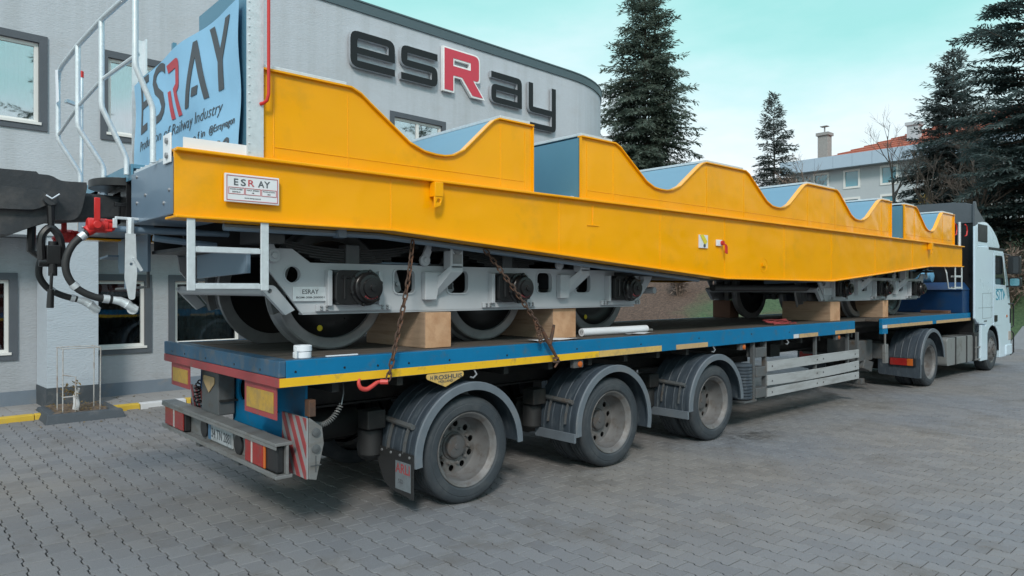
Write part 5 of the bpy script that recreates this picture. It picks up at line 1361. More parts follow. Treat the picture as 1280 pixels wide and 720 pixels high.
# side rails with stripes
for s, y in ((-1, T0), (1, TF)):
    ya, yb = (y, y + .06) if s < 0 else (y - .06, y)
    r = tb('side_rail', 'blue', (2.345, 12.66, ya, yb, 1.245, 1.4505), bevel=.006)
    yy = (y - .004, y - .0005) if s < 0 else (y + .0005, y + .004)
    for a, b, mt in ((2.29, 5.95, 'stripe'), (5.955, 7.10, 'stripe_dull'), (7.40, 8.10, 'tan'), (10.62, 11.25, 'tan'), (11.88, 12.655, 'tan'), (10.44, 10.60, 'tape_white')):
        tb('stripe', mt, (a, b, yy[0], yy[1], 1.250, 1.318 if a < 6 else 1.31), parent=r)
    if s < 0:
        m = MB()
        for x in (2.42, 2.84, 3.15, 3.46, 3.90, 4.6, 5.6, 6.7, 7.9, 9.2, 10.3): m.lathe([(-.006, 0), (-.005, .008), (0, .010)], (x, y, 1.36 + .01 * math.sin(x * 9)), n=8)
        m.build('rail_bolts', 'black', r)
    r2 = tb('front_side_rail', 'blue', (13.86, 19.06, ya, yb, 1.27, 1.4505), bevel=.006)
    for a, b in ((14.1, 16.5), (16.75, 19.05)): tb('stripe', 'tan', (a, b, yy[0], yy[1], 1.273, 1.335), parent=r2)
    tb('stripe', 'tape_white', (13.87, 14.08, yy[0], yy[1], 1.273, 1.335), parent=r2)
    tb('rail_drop', 'blue', (13.87, 14.12, ya + .002, yb - .002, 1.17, 1.268), parent=r2)
rr = tb('rear_rail', 'blue_rear', (2.285, 2.344, T0 + .001, TF + .25, 1.322, 1.4503), bevel=.008)
tb('red_band', 'redstripe', (2.283, 2.343, T0 + .003, TF + .25, 1.245, 1.320), parent=rr, bevel=.005)
m = MB()
for y in (5.55, 6.1, 6.8, 7.4, 7.8): m.lathe([(0, .010), (-.004, .009), (-.005, 0)], (2.285, y, 1.36), axis=(1, 0, 0), n=8)
m.build('rail_bolts', 'black', rr)
for s, y in ((-1, 0), (1, 0)):
    pass
# chassis
for y in (6.05, 6.97):
    tb('chassis_beam', 'chassis', (2.45, 13.4, y - .006, y + .006, .94, 1.285), (2.45, 13.4, y - .075, y + .075, .92, .939), (2.45, 13.4, y - .075, y + .075, 1.2855, 1.299))
tb('cross_member', 'chassis', *[(x - .03, x + .03, T0 + .08, TF - .08, 1.16, 1.297) for x in np.arange(2.8, 13.0, .62)])
tb('neck_beam', 'chassis', (13.0, 19.0, 5.95, 6.10, 1.12, 1.279), (13.0, 19.0, 6.9, 7.05, 1.12, 1.279), (12.7, 13.5, 5.7, 7.3, .86, 1.15))
# rear of the trailer
m = MB(); m.shape([[(5.45, .60), (6.2, .60), (6.2, .72), (7.02, .72), (7.02, 1.242), (5.45, 1.242)], circ(6.78, 1.04, .10, 24)], YZ, 2.62, 2.64)
m.build('rear_plate', 'blue', tl, smooth=0)
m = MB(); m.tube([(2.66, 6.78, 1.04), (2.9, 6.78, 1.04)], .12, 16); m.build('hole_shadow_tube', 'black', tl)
gp = tb('grey_cover', 'greysteel', (2.44, 2.60, 6.92, 7.38, .79, 1.20), bevel=.01)
def badge(x, y0, y1, z1, z0, parent, n='maker_badge'):
    ym = (y0 + y1) / 2; zt = z0 + (z1 - z0) * .62
    m = MB(); m.shape([rnd([(y0, z1, 1), (y1, z1, 1), (y1, zt, 1), (ym, z0), (y0, zt, 1)], .02)], YZ, x - .008, x)
    return m.build(n, 'tan', parent, smooth=0, bevel=.002)
badge(2.438, 7.0, 7.30, 1.15, .99, gp)
def board(y0, y1, z0, z1):
    b = tb('marker_board', 'redstripe', (2.31, 2.318, y0, y1, z0, z1))
    tb('reflector_panel', 'reflect', (2.3055, 2.3095, y0 + .05, y1 - .05, z0 + .045, z1 - .05), parent=b)
board(7.33, 7.90, 1.01, 1.244); board(5.30, 5.93, .985, 1.244)
bm_ = tb('rear_bumper', 'alu', (2.42, 2.44, 5.36, 8.31, .535, .765), (2.33, 2.47, 5.36, 8.31, .766, .792), (2.33, 2.47, 5.36, 8.31, .508, .534), bevel=.004)
tb('bumper_lip', 'alu', (2.328, 2.338, 5.362, 8.308, .74, .7655), (2.328, 2.338, 5.362, 8.308, .5345, .55), parent=bm_)
tb('bumper_bracket', 'greysteel', (2.45, 2.9, 6.0, 6.1, .54, .595), (2.45, 2.9, 6.9, 7.0, .60, .70), (2.36, 2.47, 7.2, 7.3, .46, .505), (2.36, 2.47, 6.2, 6.3, .46, .505))
def tail(y0, y1, inner):
    # y0 < y1; red outer part with clear band, orange segment and grey housing
    l = MB(); l.box(2.352, 2.418, y0, y1, .545, .752); L_ = l.build('tail_lamp', 'darkplastic', tl, smooth=0, bevel=.012)
    w = y1 - y0; segs = [(0.0, .46, 'lampred'), (.46, .55, 'lampclear'), (.55, .98, 'lampred')] if inner else [(.30, .37, 'lamporange'), (.37, .72, 'lampred'), (.72, .78, 'lampclear'), (.78, .98, 'lampred')]
    for a, b, mt in segs: tb('lens', mt, (2.338, 2.351, y0 + w * a + .004, y0 + w * b - .004, .552, .745), parent=L_, bevel=.005)
tail(7.62, 8.24, True); tail(5.40, 6.02, False)
np2 = tb('number_plate', 'plate_dirty', (2.405, 2.418, 6.46, 7.08, .555, .70), bevel=.003)
tb('plate_band', 'plate_blue', (2.402, 2.4045, 7.01, 7.078, .558, .697), parent=np2)
m = MB(); m.text('34 TN 2881', (2.4035, 6.99, .588), (0, -1, 0), VV, .125, .002, width=.50, wt=.01); m.build('plate_lettering', 'print_dark', np2, smooth=0)
m = MB(); m.tube([(2.40, 7.20, .64), (2.42, 7.20, .64)], .09, 16); m.tube([(2.40, 6.32, .62), (2.42, 6.32, .62)], .09, 16); m.build('plate_lamp_recess', 'darkplastic', bm_)
# striped wide load boards at both rear corners
def wide(y0, y1, s):
    b = MB(); b.shape([[(y0, .98), (y1, .98), (y1, .50 if s < 0 else .50), (y0, .50)]], YZ, 2.535, 2.55); B = b.build('striped_board', 'board_white', tl, smooth=0)
    m = MB(); n = 4; w = (y1 - y0); h = .48
    for k in range(-1, 8):         # clipped diagonal stripes
        pts = []
        a0 = k * .135; a1 = a0 + .066
        q = [(y0 + a0, .98), (y0 + a1, .98), (y0 + a1 - .30, .50), (y0 + a0 - .30, .50)]
        def clip(P, f):
            o = []
            for i in range(len(P)):
                p, r_ = P[i], P[(i + 1) % len(P)]; fp, fr_ = f(p), f(r_)
                if fp >= 0: o.append(p)
                if fp * fr_ < 0: t_ = fp / (fp - fr_); o.append((p[0] + (r_[0] - p[0]) * t_, p[1] + (r_[1] - p[1]) * t_))
            return o
        q = clip(clip(q, lambda p: p[0] - y0 - .004), lambda p: y1 - .004 - p[0])
        if len(q) > 2: m.shape([q], YZ, 2.531, 2.534)
    m.build('red_stripe', 'redstripe', B, smooth=0)
    return B
B1 = wide(5.25, 5.70, -1); wide(7.55, 8.0, 1)
m = MB(); m.shape([[(2.552, .985), (2.66, .90), (2.675, .77), (2.61, .485), (2.552, .50)]], XZ, 5.235, 5.25); sp_ = m.build('lamp_plate', 'alu', tl, smooth=0, bevel=.003)
m = MB()
for z in (.865, .735): m.lathe([(0, .036), (-.015, .034), (-.02, .012), (-.022, 0)], (2.605, 5.235, z), n=14)
m.box(2.56, 2.65, 5.228, 5.234, .60, .608); m.box(2.60, 2.607, 5.228, 5.234, .55, .68); m.build('plate_knob', 'greysteel', sp_)
m = MB(); m.box(2.56, 2.62, 5.26, 5.34, .985, 1.12); m.build('board_hinge', 'rust', tl, smooth=0, bevel=.006)
def coil(name, p, mt, r, turns, wire=.007):
    P = bez(p, 40); Q = []; n = turns * 10; k = len(P) - 1
    for i in range(n + 1):
        f = i / n * k; a = int(min(k - 1, f)); c = P[a] + (P[a + 1] - P[a]) * (f - a); d = (P[min(k, a + 1)] - P[a]).normalized()
        e = d.cross(Vector((0, 1, 0.2))).normalized(); g_ = d.cross(e); w = i * 6.283 / 10
        Q.append(c + e * (r * math.cos(w)) + g_ * (r * math.sin(w)))
    m = MB(); m.tube(Q, wire, 5); m.build(name, mt, tl)
coil('coiled_cable', [(2.66, 5.40, .90), (2.75, 5.40, .885), (2.84, 5.40, .93), (2.92, 5.40, 1.03)], 'alu', .020, 17, .0055)
m = MB(); m.tube([(2.92, 5.40, 1.03), (2.95, 5.42, 1.12), (2.99, 5.5, 1.22)], .006, 5); m.build('cable_end', 'steel', tl)
coil('black_coiled_cable', [(2.5, 7.55, 1.06), (2.5, 7.68, .98), (2.5, 7.70, .88), (2.5, 7.62, .80)], 'black', .03, 7, .008)
m = MB(); m.tube([(2.5, 7.50, 1.2), (2.5, 7.52, 1.05), (2.5, 7.46, .95), (2.5, 7.48, .80)], .025, 8); m.build('rear_hose', 'blue_deep', tl)

# axles, wheels, mudguards
WX = [4.13, 6.19, 8.26]; WZ = .5
def dual_wheel(cx, y, s, parent, r=.5, rr=.345, nm='wheel'):
    # s = -1: outer face towards smaller y
    q = -s; k = r / .5
    ty = lambda o: [(q * (o + a), b * k) for a, b in ((.045, .345), (.018, .352), (.004, .368), (0, .40), (.002, .425), (.006, .43), (.006, .445), (.012, .462), (.024, .482), (.040, .494), (.058, .5), (.085, .5), (.088, .488), (.098, .488), (.101, .5), (.135, .5), (.138, .488), (.148, .488), (.151, .5), (.185, .5), (.188, .488), (.198, .488), (.201, .5), (.235, .497), (.255, .48), (.27, .44), (.275, .40), (.26, .35))]
    m = MB(); m.lathe(ty(0), (cx, y, WZ * k), n=64, cap=False); w = m.build(nm, 'tyre', parent, smooth=30)
    m = MB(); m.lathe(ty(.31), (cx, y, WZ * k), n=48, cap=False); m.build('inner_tyre', 'tyre', w, smooth=30)
    m = MB(); m.lathe([(q * a, b * k) for a, b in ((.045, .343), (.020, .350), (.012, .346), (.016, .336), (.03, .325), (.045, .315), (.06, .300), (.13, .292), (.20, .286), (.25, .262))], (cx, y, WZ * k), n=56, cap=False)
    m.lathe([(q * a, b * k) for a, b in ((.24, .30), (.30, .30), (.31, .34), (.52, .34))], (cx, y, WZ * k), n=40, cap=False)
    m.build('rim', 'rim', w, smooth=35)
    m = MB(); m.shape([circ(0, 0, .264 * k, 48)] + [circ(.213 * k * math.cos(i * .6283 + .2), .213 * k * math.sin(i * .6283 + .2), .031 * k, 14) for i in range(10)], lambda u, v, d: (cx + u, d, WZ * k + v), y + q * .246, y + q * .256)
    m.build('wheel_disc', 'rim', w, smooth=30)
    m = MB(); m.lathe([(q * .30, .25 * k), (q * .305, 0)], (cx, y, WZ * k), n=24); m.build('brake_drum', 'black', w)
    m = MB(); m.lathe([(q * a, b * k) for a, b in ((.246, .135), (.235, .132), (.225, .116), (.205, .110), (.195, .108), (.188, .098), (.184, .085), (.186, .03), (.18, .026), (.18, 0))], (cx, y, WZ * k), n=32)
    h = m.build('hub', 'hub', w, smooth=35)
    m = MB()
    for i in range(10):
        a = i * .6283 - .1; m.lathe([(q * .246, .020), (q * .232, .018), (q * .212, .013), (q * .210, 0)], (cx + .168 * k * math.cos(a), y, WZ * k + .168 * k * math.sin(a)), n=6)
    m.build('wheel_nuts', 'rim', h)
    return w
w0 = dual_wheel(WX[0], T0, -1, tl)
for x in WX[1:]: copy_part(w0, tl, (x - WX[0], 0, 0))
w1 = dual_wheel(WX[0], TF, 1, tl)
for x in WX[1:]: copy_part(w1, tl, (x - WX[0], 0, 0))
def guard(cx, cz, r, a0, a1, y0, y1, parent, s=-1, edge=True):
    # y0 outer edge; ribs along the arc
    q = -s; w = abs(y1 - y0); prof = [(0, r - .055), (0, r), (.03, r + .012), (.075, r + .006)]
    for c in (.2, .42, .62, .82): prof += [(w * c - .012, r + .004), (w * c - .004, r + .009), (w * c + .004, r + .009), (w * c + .012, r + .004)]
    prof += [(w, r + .004), (w, r - .012), (.03, r - .012), (.02, r - .055)]
    m = MB(); m.arc([(y0 + q * a, b) for a, b in prof], cx, cz, a0, a1, 30); g_ = m.build('mudguard', 'guard', parent, smooth=30)
    m = MB(); m.arc([(y0 - q * .004, r - .06), (y0 - q * .004, r + .008), (y0 + q * .012, r + .016), (y0 + q * .012, r + .0125), (y0 - q * .001, r + .001), (y0 - q * .001, r - .06)], cx, cz, a0, a1, 30); m.build('guard_edge', 'guard_lip', g_, smooth=30)
    return g_
for i, (cx, a0, a1, r) in enumerate(((4.13, 186, 0, .625), (6.19, 187, -12, .635), (8.26, 184, 0, .63))):
    for s, y0, y1 in ((-1, T0 - .05, T0 + .57), (1, TF + .05, TF - .57)):
        g_ = guard(cx, WZ, r, a0, a1, y0, y1, tl, s)
        xl = cx - r - .02
        lo, hi = min(y0, y1), max(y0, y1)
        if i:
            tb('guard_strip', 'guard_lip', (xl - .012, xl + .012, lo + .01, hi, .36, .46), parent=g_, bevel=.004)
        else:
            f = MB(); f.shape([rnd([(lo, .56), (hi, .56), (hi, .50), (hi - .14, .26, 1), (hi - .26, .20, 1), (lo, .17)], .05)], YZ, xl - .018, xl - .006); fl = f.build('mud_flap', 'rubber', tl, smooth=0)
            if s < 0:
                tb('flap_sign', 'flapsign', (xl - .0225, xl - .0185, lo + .03, lo + .27, .225, .475), parent=fl)
                m = MB(); m.text('ARLI', (xl - .0235, lo + .265, .375), (0, -1, 0), VV, .12, .002, width=.225, wt=.012); m.build('flap_lettering', 'redstripe', fl, smooth=0)
                m = MB(); m.text('532', (xl - .0235, lo + .22, .285), (0, -1, 0), VV, .05, .002, wt=.005); m.build('flap_lettering', 'print_dark', fl, smooth=0)
                m = MB()
                for k in range(4): m.lathe([(0, .014), (-.008, .012), (-.01, 0)], (xl - .018, lo + .05 + k * .15, .53), axis=(1, 0, 0), n=8)
                m.build('flap_bolts', 'steel', fl)
        for yq in (.16, .42):
            m = MB(); y = lo + yq; P = [(cx + (r + .028) * math.cos(R(a)), y, WZ + (r + .028) * math.sin(R(a))) for a in (176, 168, 160, 152)]
            for p, q_ in zip(P, P[1:]): m.bar(p, q_, .028, .012, (0, 1, 0))
            m.build('guard_clamp', 'greysteel', g_, smooth=0)
        m = MB(); z = WZ + .30; x = cx - r * math.cos(math.asin(.30 / r)) - .045; m.tube([(x, lo + .10, z - .02), (x, 6.0 if s < 0 else 7.0, z + .02)], .026, 8); m.build('guard_stay', 'greysteel', tl)
for x in WX:
    m = MB(); m.tube([(x, T0 + .3, WZ), (x, TF - .3, WZ)], .075, 12); m.build('axle', 'chassis', tl)
    for y in (5.98, 7.04):
        m = MB(); m.lathe([(.38, .12), (.42, .155), (.50, .165), (.56, .15), (.60, .155), (.66, .16), (.72, .14), (.74, .10)], (x - .55, y, 0), axis=(0, 0, 1), n=20); m.build('air_bag', 'rubber', tl)
        m = MB(); m.hexa([(x - .62, y - .05, .36), (x + .5, y - .05, .46), (x + .5, y + .05, .46), (x - .62, y + .05, .36), (x - .62, y - .05, .40), (x + .5, y - .05, .62), (x + .5, y + .05, .62), (x - .62, y + .05, .40)]); m.build('trailing_arm', 'chassis', tl)
        tb('spring_bracket', 'greysteel', (x + .44, x + .60, y - .08, y + .08, .45, .93))
    tb('suspension_box', 'chassis', (x - .83, x - .64, 5.62, 5.80, .73, .90), bevel=.01)
    m = MB(); m.lathe([(.46, .085), (.48, .105), (.70, .105), (.72, .085)], (x - .70, 5.78, 0), axis=(0, 0, 1), n=16); m.build('brake_chamber', 'rubber', tl)
m = MB()
for x0, x1, y, z, r in ((2.75, 3.55, 6.25, .72, .15), (9.0, 9.9, 6.2, .85, .15), (10.2, 11.6, 6.85, .80, .17)): m.lathe([(0, .05), (.03, r * .8), (.06, r), (x1 - x0 - .06, r), (x1 - x0 - .03, r * .8), (x1 - x0, .05)], (x0, y, z), axis=(1, 0, 0), n=20)
m.build('air_tank', 'chassis', tl)
tb('under_box', 'chassis', (9.9, 11.2, 7.2, 7.75, .55, 1.15), (11.5, 12.6, 7.2, 7.75, .6, 1.15), (10.3, 10.6, 5.5, 5.8, .95, 1.2), (2.75, 3.3, 6.5, 7.5, .75, 1.15), bevel=.01)
tb('valve_box', 'plate_white', (10.0, 10.09, 5.55, 5.65, .97, 1.03))
m = MB()
for k in range(9):
    y = random.uniform(5.9, 7.1); x0 = random.uniform(2.8, 6); m.tube([(x0, y, 1.0 + random.uniform(-.1, .1)), (x0 + 1.5, y + .1, .9 + random.uniform(-.1, .15)), (x0 + 3, y, 1.05)], .014, 5)
m.build('air_lines', 'rubber', tl)
# maker badge on the near side
m = MB(); m.shape([rnd([(3.65, 1.243, 1), (4.06, 1.243, 1), (4.065, 1.20, 1), (3.855, 1.115), (3.645, 1.20, 1)], .035)], XZ, T0 - .002, T0 + .008); bd = m.build('maker_badge', 'stripe_dull', tl, smooth=0)
m = MB(); m.text('H', (3.685, T0 - .0045, 1.192), U, VV, .045, .002, wt=.008); m.text('ROSHUIS', (3.73, T0 - .0045, 1.188), U, VV, .055, .002, width=.31, wt=.01); m.text('HOLLAND', (3.855, T0 - .0045, 1.158), U, VV, .03, .002, 'CENTER', width=.16, wt=.008); m.build('badge_lettering', 'print_dark', bd, smooth=0)
for x in (5.66, 9.03, 12.07):
    b = tb('side_lamp', 'greysteel', (x - .075, x + .075, T0 + .03, T0 + .09, 1.15, 1.235), bevel=.006)
    m = MB(); m.lathe([(0, .034), (-.012, .030), (-.018, .015), (-.02, 0)], (x + .02, T0 + .03, 1.19), n=14); m.build('lens', 'lamporange', b)
for x in (4.2, 8.25, 10.25):
    m = MB(); m.tube([(x, T0 + .02, 1.245), (x + .01, T0 - .01, 1.20), (x - .03, T0 - .01, 1.17), (x - .06, T0 + .0, 1.18)], .009, 6); m.build('rope_hook', 'steel', tl)
# side guard boards, ladder and ribbed canister
for z0, z1, dz in ((.795, .94, 0), (.59, .74, -.022), (.425, .548, 0)):
    m = MB(); n = 8; V = []
    for i in range(n + 1):
        x = 9.72 + (12.92 - 9.72) * i / n; o = dz * math.sin(math.pi * i / n)
        V += [(x, 5.235, z0 + o), (x, 5.26, z0 + o), (x, 5.26, z1 + o), (x, 5.235, z1 + o)]
    m.add(V, [(4 * i + a, 4 * i + (a + 1) % 4, 4 * i + 4 + (a + 1) % 4, 4 * i + 4 + a) for i in range(n) for a in range(4)] + [(0, 1, 2, 3), (4 * n + 3, 4 * n + 2, 4 * n + 1, 4 * n)])
    sb = m.build('side_guard_board', 'alu_board', tl, smooth=0, bevel=.004)
    m = MB()
    for x in (9.85, 11.30, 11.52, 12.75): m.lathe([(0, .014), (-.008, .012), (-.010, 0)], (x, 5.234, (z0 + z1) / 2 + dz * .7), n=8)
    m.build('board_bolts', 'greysteel', sb)
for x in (11.33, 12.55, 12.95):
    tb('guard_post', 'greysteel', (x - .025, x + .025, 5.262, 5.31, .40 if x < 12.9 else .34, 1.24), bevel=.004)
tb('post_foot', 'greysteel', (12.93, 13.06, 5.20, 5.34, .33, .42))
for s, y in ((1, TF - .06),):
    for z0, z1 in ((.795, .94), (.59, .74), (.425, .548)): tb('side_guard_board', 'alu_board', (9.72, 12.92, y, y + .025, z0, z1))
la = tb('side_ladder', 'greysteel', (9.33, 9.37, 5.24, 5.30, .41, 1.243), (9.66, 9.70, 5.24, 5.30, .41, 1.243), bevel=.004)
for z in (.44, .74, 1.02): tb('step', 'greysteel', (9.372, 9.658, 5.22, 5.38, z, z + .14), parent=la, bevel=.008)
m = MB(); P = [(0, .10)]
for k in range(11):
    z = .01 + k * .045; P += [(z, .140), (z + .012, .155), (z + .034, .155), (z + .044, .140)]
P += [(.51, .135), (.52, .0)]
m.lathe(P, (9.20, 5.36, .43), axis=(0, 0, 1), n=28); m.build('ribbed_canister', 'guard', tl, smooth=30)
tb('canister_tray', 'greysteel', (9.05, 9.38, 5.22, 5.52, .40, .428))
# gooseneck gear
tb('gear_box', 'greysteel', (13.9, 14.5, 5.62, 6.0, .62, 1.02), bevel=.02)
m = MB(); m.hexa([(14.0, 5.60, .50), (14.4, 5.60, .40), (14.4, 5.9, .40), (14.0, 5.9, .50), (14.1, 5.60, .66), (14.5, 5.60, .58), (14.5, 5.9, .58), (14.1, 5.9, .66)]); m.build('landing_foot', 'greysteel', tl, smooth=0, bevel=.008)
m = MB(); m.tube([(14.25, 5.3, 1.20), (14.25, 5.3, .62)], .02, 8); m.box(14.20, 14.34, 5.27, 5.33, .60, .95); m.build('landing_leg', 'alu', tl, bevel=.005)
# blue headboard chest at the front of the deck
hb = tb('headboard_chest', 'navy', (18.55, 19.04, T0 + .02, TF - .02, 1.452, 1.98), bevel=.01)
m = MB(); m.hexa([(18.50, T0, 1.985), (19.04, T0, 1.985), (19.04, TF, 1.985), (18.50, TF, 1.985), (18.72, T0 + .12, 2.16), (19.04, T0 + .12, 2.16), (19.04, TF - .12, 2.16), (18.72, TF - .12, 2.16)]); m.build('chest_lid', 'navy', hb, smooth=0, bevel=.01)
m = MB(); m.lathe([(0, .03), (.04, .14), (.9, .14), (.94, .03)], (18.85, 5.9, 2.31), axis=(0, 1, 0), n=20); m.build('light_blue_tank', 'lightblue', hb, smooth=30)

# ---------------------------------------------------------------- tractor unit
tr = thing('lorry_tractor', 'white lorry tractor unit with high roof coupled to the front of the blue trailer', 'lorry', (19, 6.34, 0))
L0, L1 = 5.10, 7.58
arch = [(20.45 + .60 * math.cos(R(a)), .52 + .60 * math.sin(R(a))) for a in range(0, 151, 15)]
body = [(21.05, .28)] + arch + [(19.90, 1.16), (19.36, 1.18), (19.24, 1.32), (19.22, 3.02), (20.0, 3.03), (21.30, 3.00), (21.40, 2.90), (21.78, 2.25), (22.02, 1.55), (22.05, 1.2), (22.05, .62), (22.0, .34), (21.92, .28)]
m = MB(); m.shape([body], XZ, L0, L1); cb = m.build('cab', 'cab', tr, smooth=30, bevel=.05, seg=3)
m = MB(); m.shape([rnd([(19.24, 3.035), (21.24, 3.035, 1), (20.95, 3.30, 1), (20.55, 3.50, 1), (20.1, 3.62, 1), (19.24, 3.62)], .15)], XZ, L0 + .04, L1 - .04); m.build('high_roof', 'cab', cb, smooth=30, bevel=.06, seg=3)
tb('sun_visor', 'darkplastic', (20.1, 21.44, L0 - .015, L1 + .015, 2.965, 3.025), parent=cb, bevel=.01)
tb('roof_intake', 'darkplastic', (19.40, 20.10, L0 + .02, L0 + .10, 3.13, 3.55), parent=cb, bevel=.02)
tb('cab_back', 'black', (19.10, 19.215, L0 + .06, L1 - .06, .9, 3.6), parent=cb)
m = MB(); m.shape([[(18.98, 1.32), (19.20, 1.20), (19.20, 3.52), (18.98, 3.46)]], XZ, L0 - .012, L0 + .03); m.build('side_deflector', 'cab', cb, smooth=0, bevel=.008)
m = MB(); m.shape([rnd([(18.98, 3.47), (19.20, 3.53), (19.20, 3.74), (19.08, 4.04, 1), (18.98, 4.04, 1)], .06)], XZ, L0 - .010, L0 + .03); m.build('deflector_wing', 'cabgrey', cb, smooth=0, bevel=.008)
m = MB(); m.shape([rnd([(18.98, 1.32), (19.20, 1.20), (19.20, 3.70), (19.08, 4.02, 1), (18.98, 4.02, 1)], .06)], XZ, L1 - .03, L1 + .012); m.build('side_deflector', 'cabgrey', cb, smooth=0, bevel=.008)
m = MB(); V = []; n = 12
for i in range(n + 1):
    y = L0 + .03 + (L1 - L0 - .06) * i / n; e = abs(i / n * 2 - 1); zt = 4.06 - .10 * e ** 6
    V += [(19.02, y, 3.55), (19.02, y, zt), (19.16, y, zt + .01), (19.9, y, 3.63), (19.06, y, 3.55)]
m.add(V, [(5 * i + a, 5 * i + a + 1, 5 * i + 5 + a + 1, 5 * i + 5 + a) for i in range(n) for a in range(4)] + [(0, 1, 2, 3, 4), (5 * n + 4, 5 * n + 3, 5 * n + 2, 5 * n + 1, 5 * n)])
m.build('wind_deflector', 'cabgrey', cb, smooth=30)
# door with window
m = MB(); m.shape([rnd([(20.48, 1.10), (21.05, 1.10), (21.58, 1.30, 1), (21.62, 2.10), (21.34, 2.93, 1), (20.48, 2.93)], .05), rnd([(20.60, 2.12, 1), (21.52, 2.10, 1), (21.24, 2.84, 1), (20.60, 2.84, 1)], .06)], XZ, L0 - .010, L0 + .004); dr = m.build('door', 'cab', cb, smooth=0, bevel=.004)
m = MB(); m.shape([rnd([(20.57, 2.09, 1), (21.55, 2.07, 1), (21.26, 2.87, 1), (20.57, 2.87, 1)], .06)], XZ, L0 - .004, L0 - .001); m.build('door_window', 'darkplastic', dr, smooth=0)
m = MB(); m.shape([rnd([(20.60, 2.12, 1), (21.52, 2.10, 1), (21.24, 2.84, 1), (20.60, 2.84, 1)], .06)], XZ, L0 - .008, L0 - .0045); m.build('door_pane', 'cabwin', dr, smooth=0)
tb('door_handle', 'darkplastic', (20.52, 20.74, L0 - .03, L0 - .011, 1.20, 1.36), parent=dr, bevel=.008)
m = MB(); yl = L0 - .012
m.text('S', (20.66, yl, 1.73), U, VV, .36, .004, width=.24); m.text('I', (20.95, yl, 1.73), U, VV, .30, .004); m.text('T', (21.02, yl, 1.73), U, VV, .36, .004, width=.22); m.shape([[(20.66, 1.985), (21.26, 1.985), (21.26, 2.01), (20.66, 2.01)], ], XZ, yl - .004, yl); m.shape([[(21.30, 1.74), (21.44, 1.86), (21.30, 1.98)]], XZ, yl - .004, yl); m.build('door_lettering', 'logo', dr, smooth=0)
m = MB()
for a in (rect(19.60, 20.30, 1.30, 1.306), rect(19.60, 20.30, 1.90, 1.906), rect(19.60, 19.606, 1.30, 1.90), rect(20.294, 20.30, 1.30, 1.90), rect(19.28, 20.46, 1.555, 1.561), rect(19.72, 19.95, 1.22, 1.25), rect(20.46, 20.466, 1.16, 2.95)): m.shape([a], XZ, L0 - .003, L0 + .004)
m.build('panel_seams', 'cabgrey', cb, smooth=0)
tb('windscreen', 'darkplastic', (21.40, 21.46, L0 + .12, L1 - .12, 2.1, 2.2), parent=cb)
m = MB(); m.hexa([(21.80, L0 + .1, 2.20), (21.84, L0 + .1, 2.22), (21.84, L1 - .1, 2.22), (21.80, L1 - .1, 2.20), (21.42, L0 + .15, 2.90), (21.46, L0 + .15, 2.92), (21.46, L1 - .15, 2.92), (21.42, L1 - .15, 2.90)]); m.build('windscreen', 'cabwin', cb, smooth=0)
tb('corner_lamp', 'lamporange', (21.62, 21.70, L0 - .012, L0 + .01, 1.28, 1.34), parent=cb, bevel=.004)
for z0, z1, x, mt in ((2.38, 2.84, 21.42, 'darkplastic'), (2.06, 2.30, 21.50, 'darkplastic')):
    m = MB(); m.shape([rrect(4.76, 5.02, z0, z1, .05)], YZ, x, x + .14); mi = m.build('mirror', mt, cb, smooth=30, bevel=.02)
    m = MB(); m.shape([rrect(4.79, 4.99, z0 + .03, z1 - .03, .04)], YZ, x - .006, x - .001); m.build('mirror_glass', 'cabwin' if z0 > 2.3 else 'farglass', mi, smooth=0)
m = MB(); m.tube([(21.52, 5.0, 2.86), (21.45, L0 + .02, 2.90)], .022, 8); m.tube([(21.56, 5.0, 2.08), (21.60, L0 + .02, 2.06)], .022, 8); m.build('mirror_arm', 'darkplastic', cb)
m = MB(); m.tube([(21.75, L0 + .02, 1.62), (22.10, L0 - .03, 1.62), (22.16, L0 - .03, 1.55), (22.16, L0 - .03, 1.05), (22.08, L0, 1.0)], .018, 8); m.tube([(22.05, L0, .92), (22.16, L0 - .03, .85), (22.17, L0 - .03, .35), (22.0, L0 - .0, .30)], .018, 8); m.build('grab_bar', 'darkplastic', cb)
tb('grille_side', 'darkplastic', (21.93, 22.06, L0 - .006, L0 + .3, 1.12, 1.50), parent=cb, bevel=.008)
tb('bumper', 'cab', (21.55, 22.10, L0 - .02, L1 + .02, .30, .58), parent=cb, bevel=.03)
tb('headlamp', 'lampclear', (21.80, 22.065, L0 - .008, L0 + .2, .68, .92), parent=cb, bevel=.02)
# steps and fairing behind the front wheel
fa = MB(); fa.shape([rnd([(19.45, .30), (19.98, .30), (19.98, .98), (19.90, 1.12, 1), (19.50, 1.155)], .05)], XZ, L0 - .005, L0 + .05); fa.build('wheel_fairing', 'cab', tr, smooth=0, bevel=.01)
tb('step_box', 'darkplastic', (19.08, 19.44, L0 + .03, L0 + .35, .32, .98), bevel=.01)
tb('step_tread', 'alu', (19.10, 19.44, L0 - .004, L0 + .028, .34, .37), (19.10, 19.44, L0 - .004, L0 + .028, .62, .65), (19.12, 19.15, L0 - .004, L0 + .025, .371, .90), bevel=.004)
m = MB(); m.arc([(L0 + .02, .585), (L0 + .02, .605), (L0 + .55, .605), (L0 + .55, .585)], 20.45, .52, -5, 185, 24); m.build('wheel_arch', 'black', tr, smooth=30)
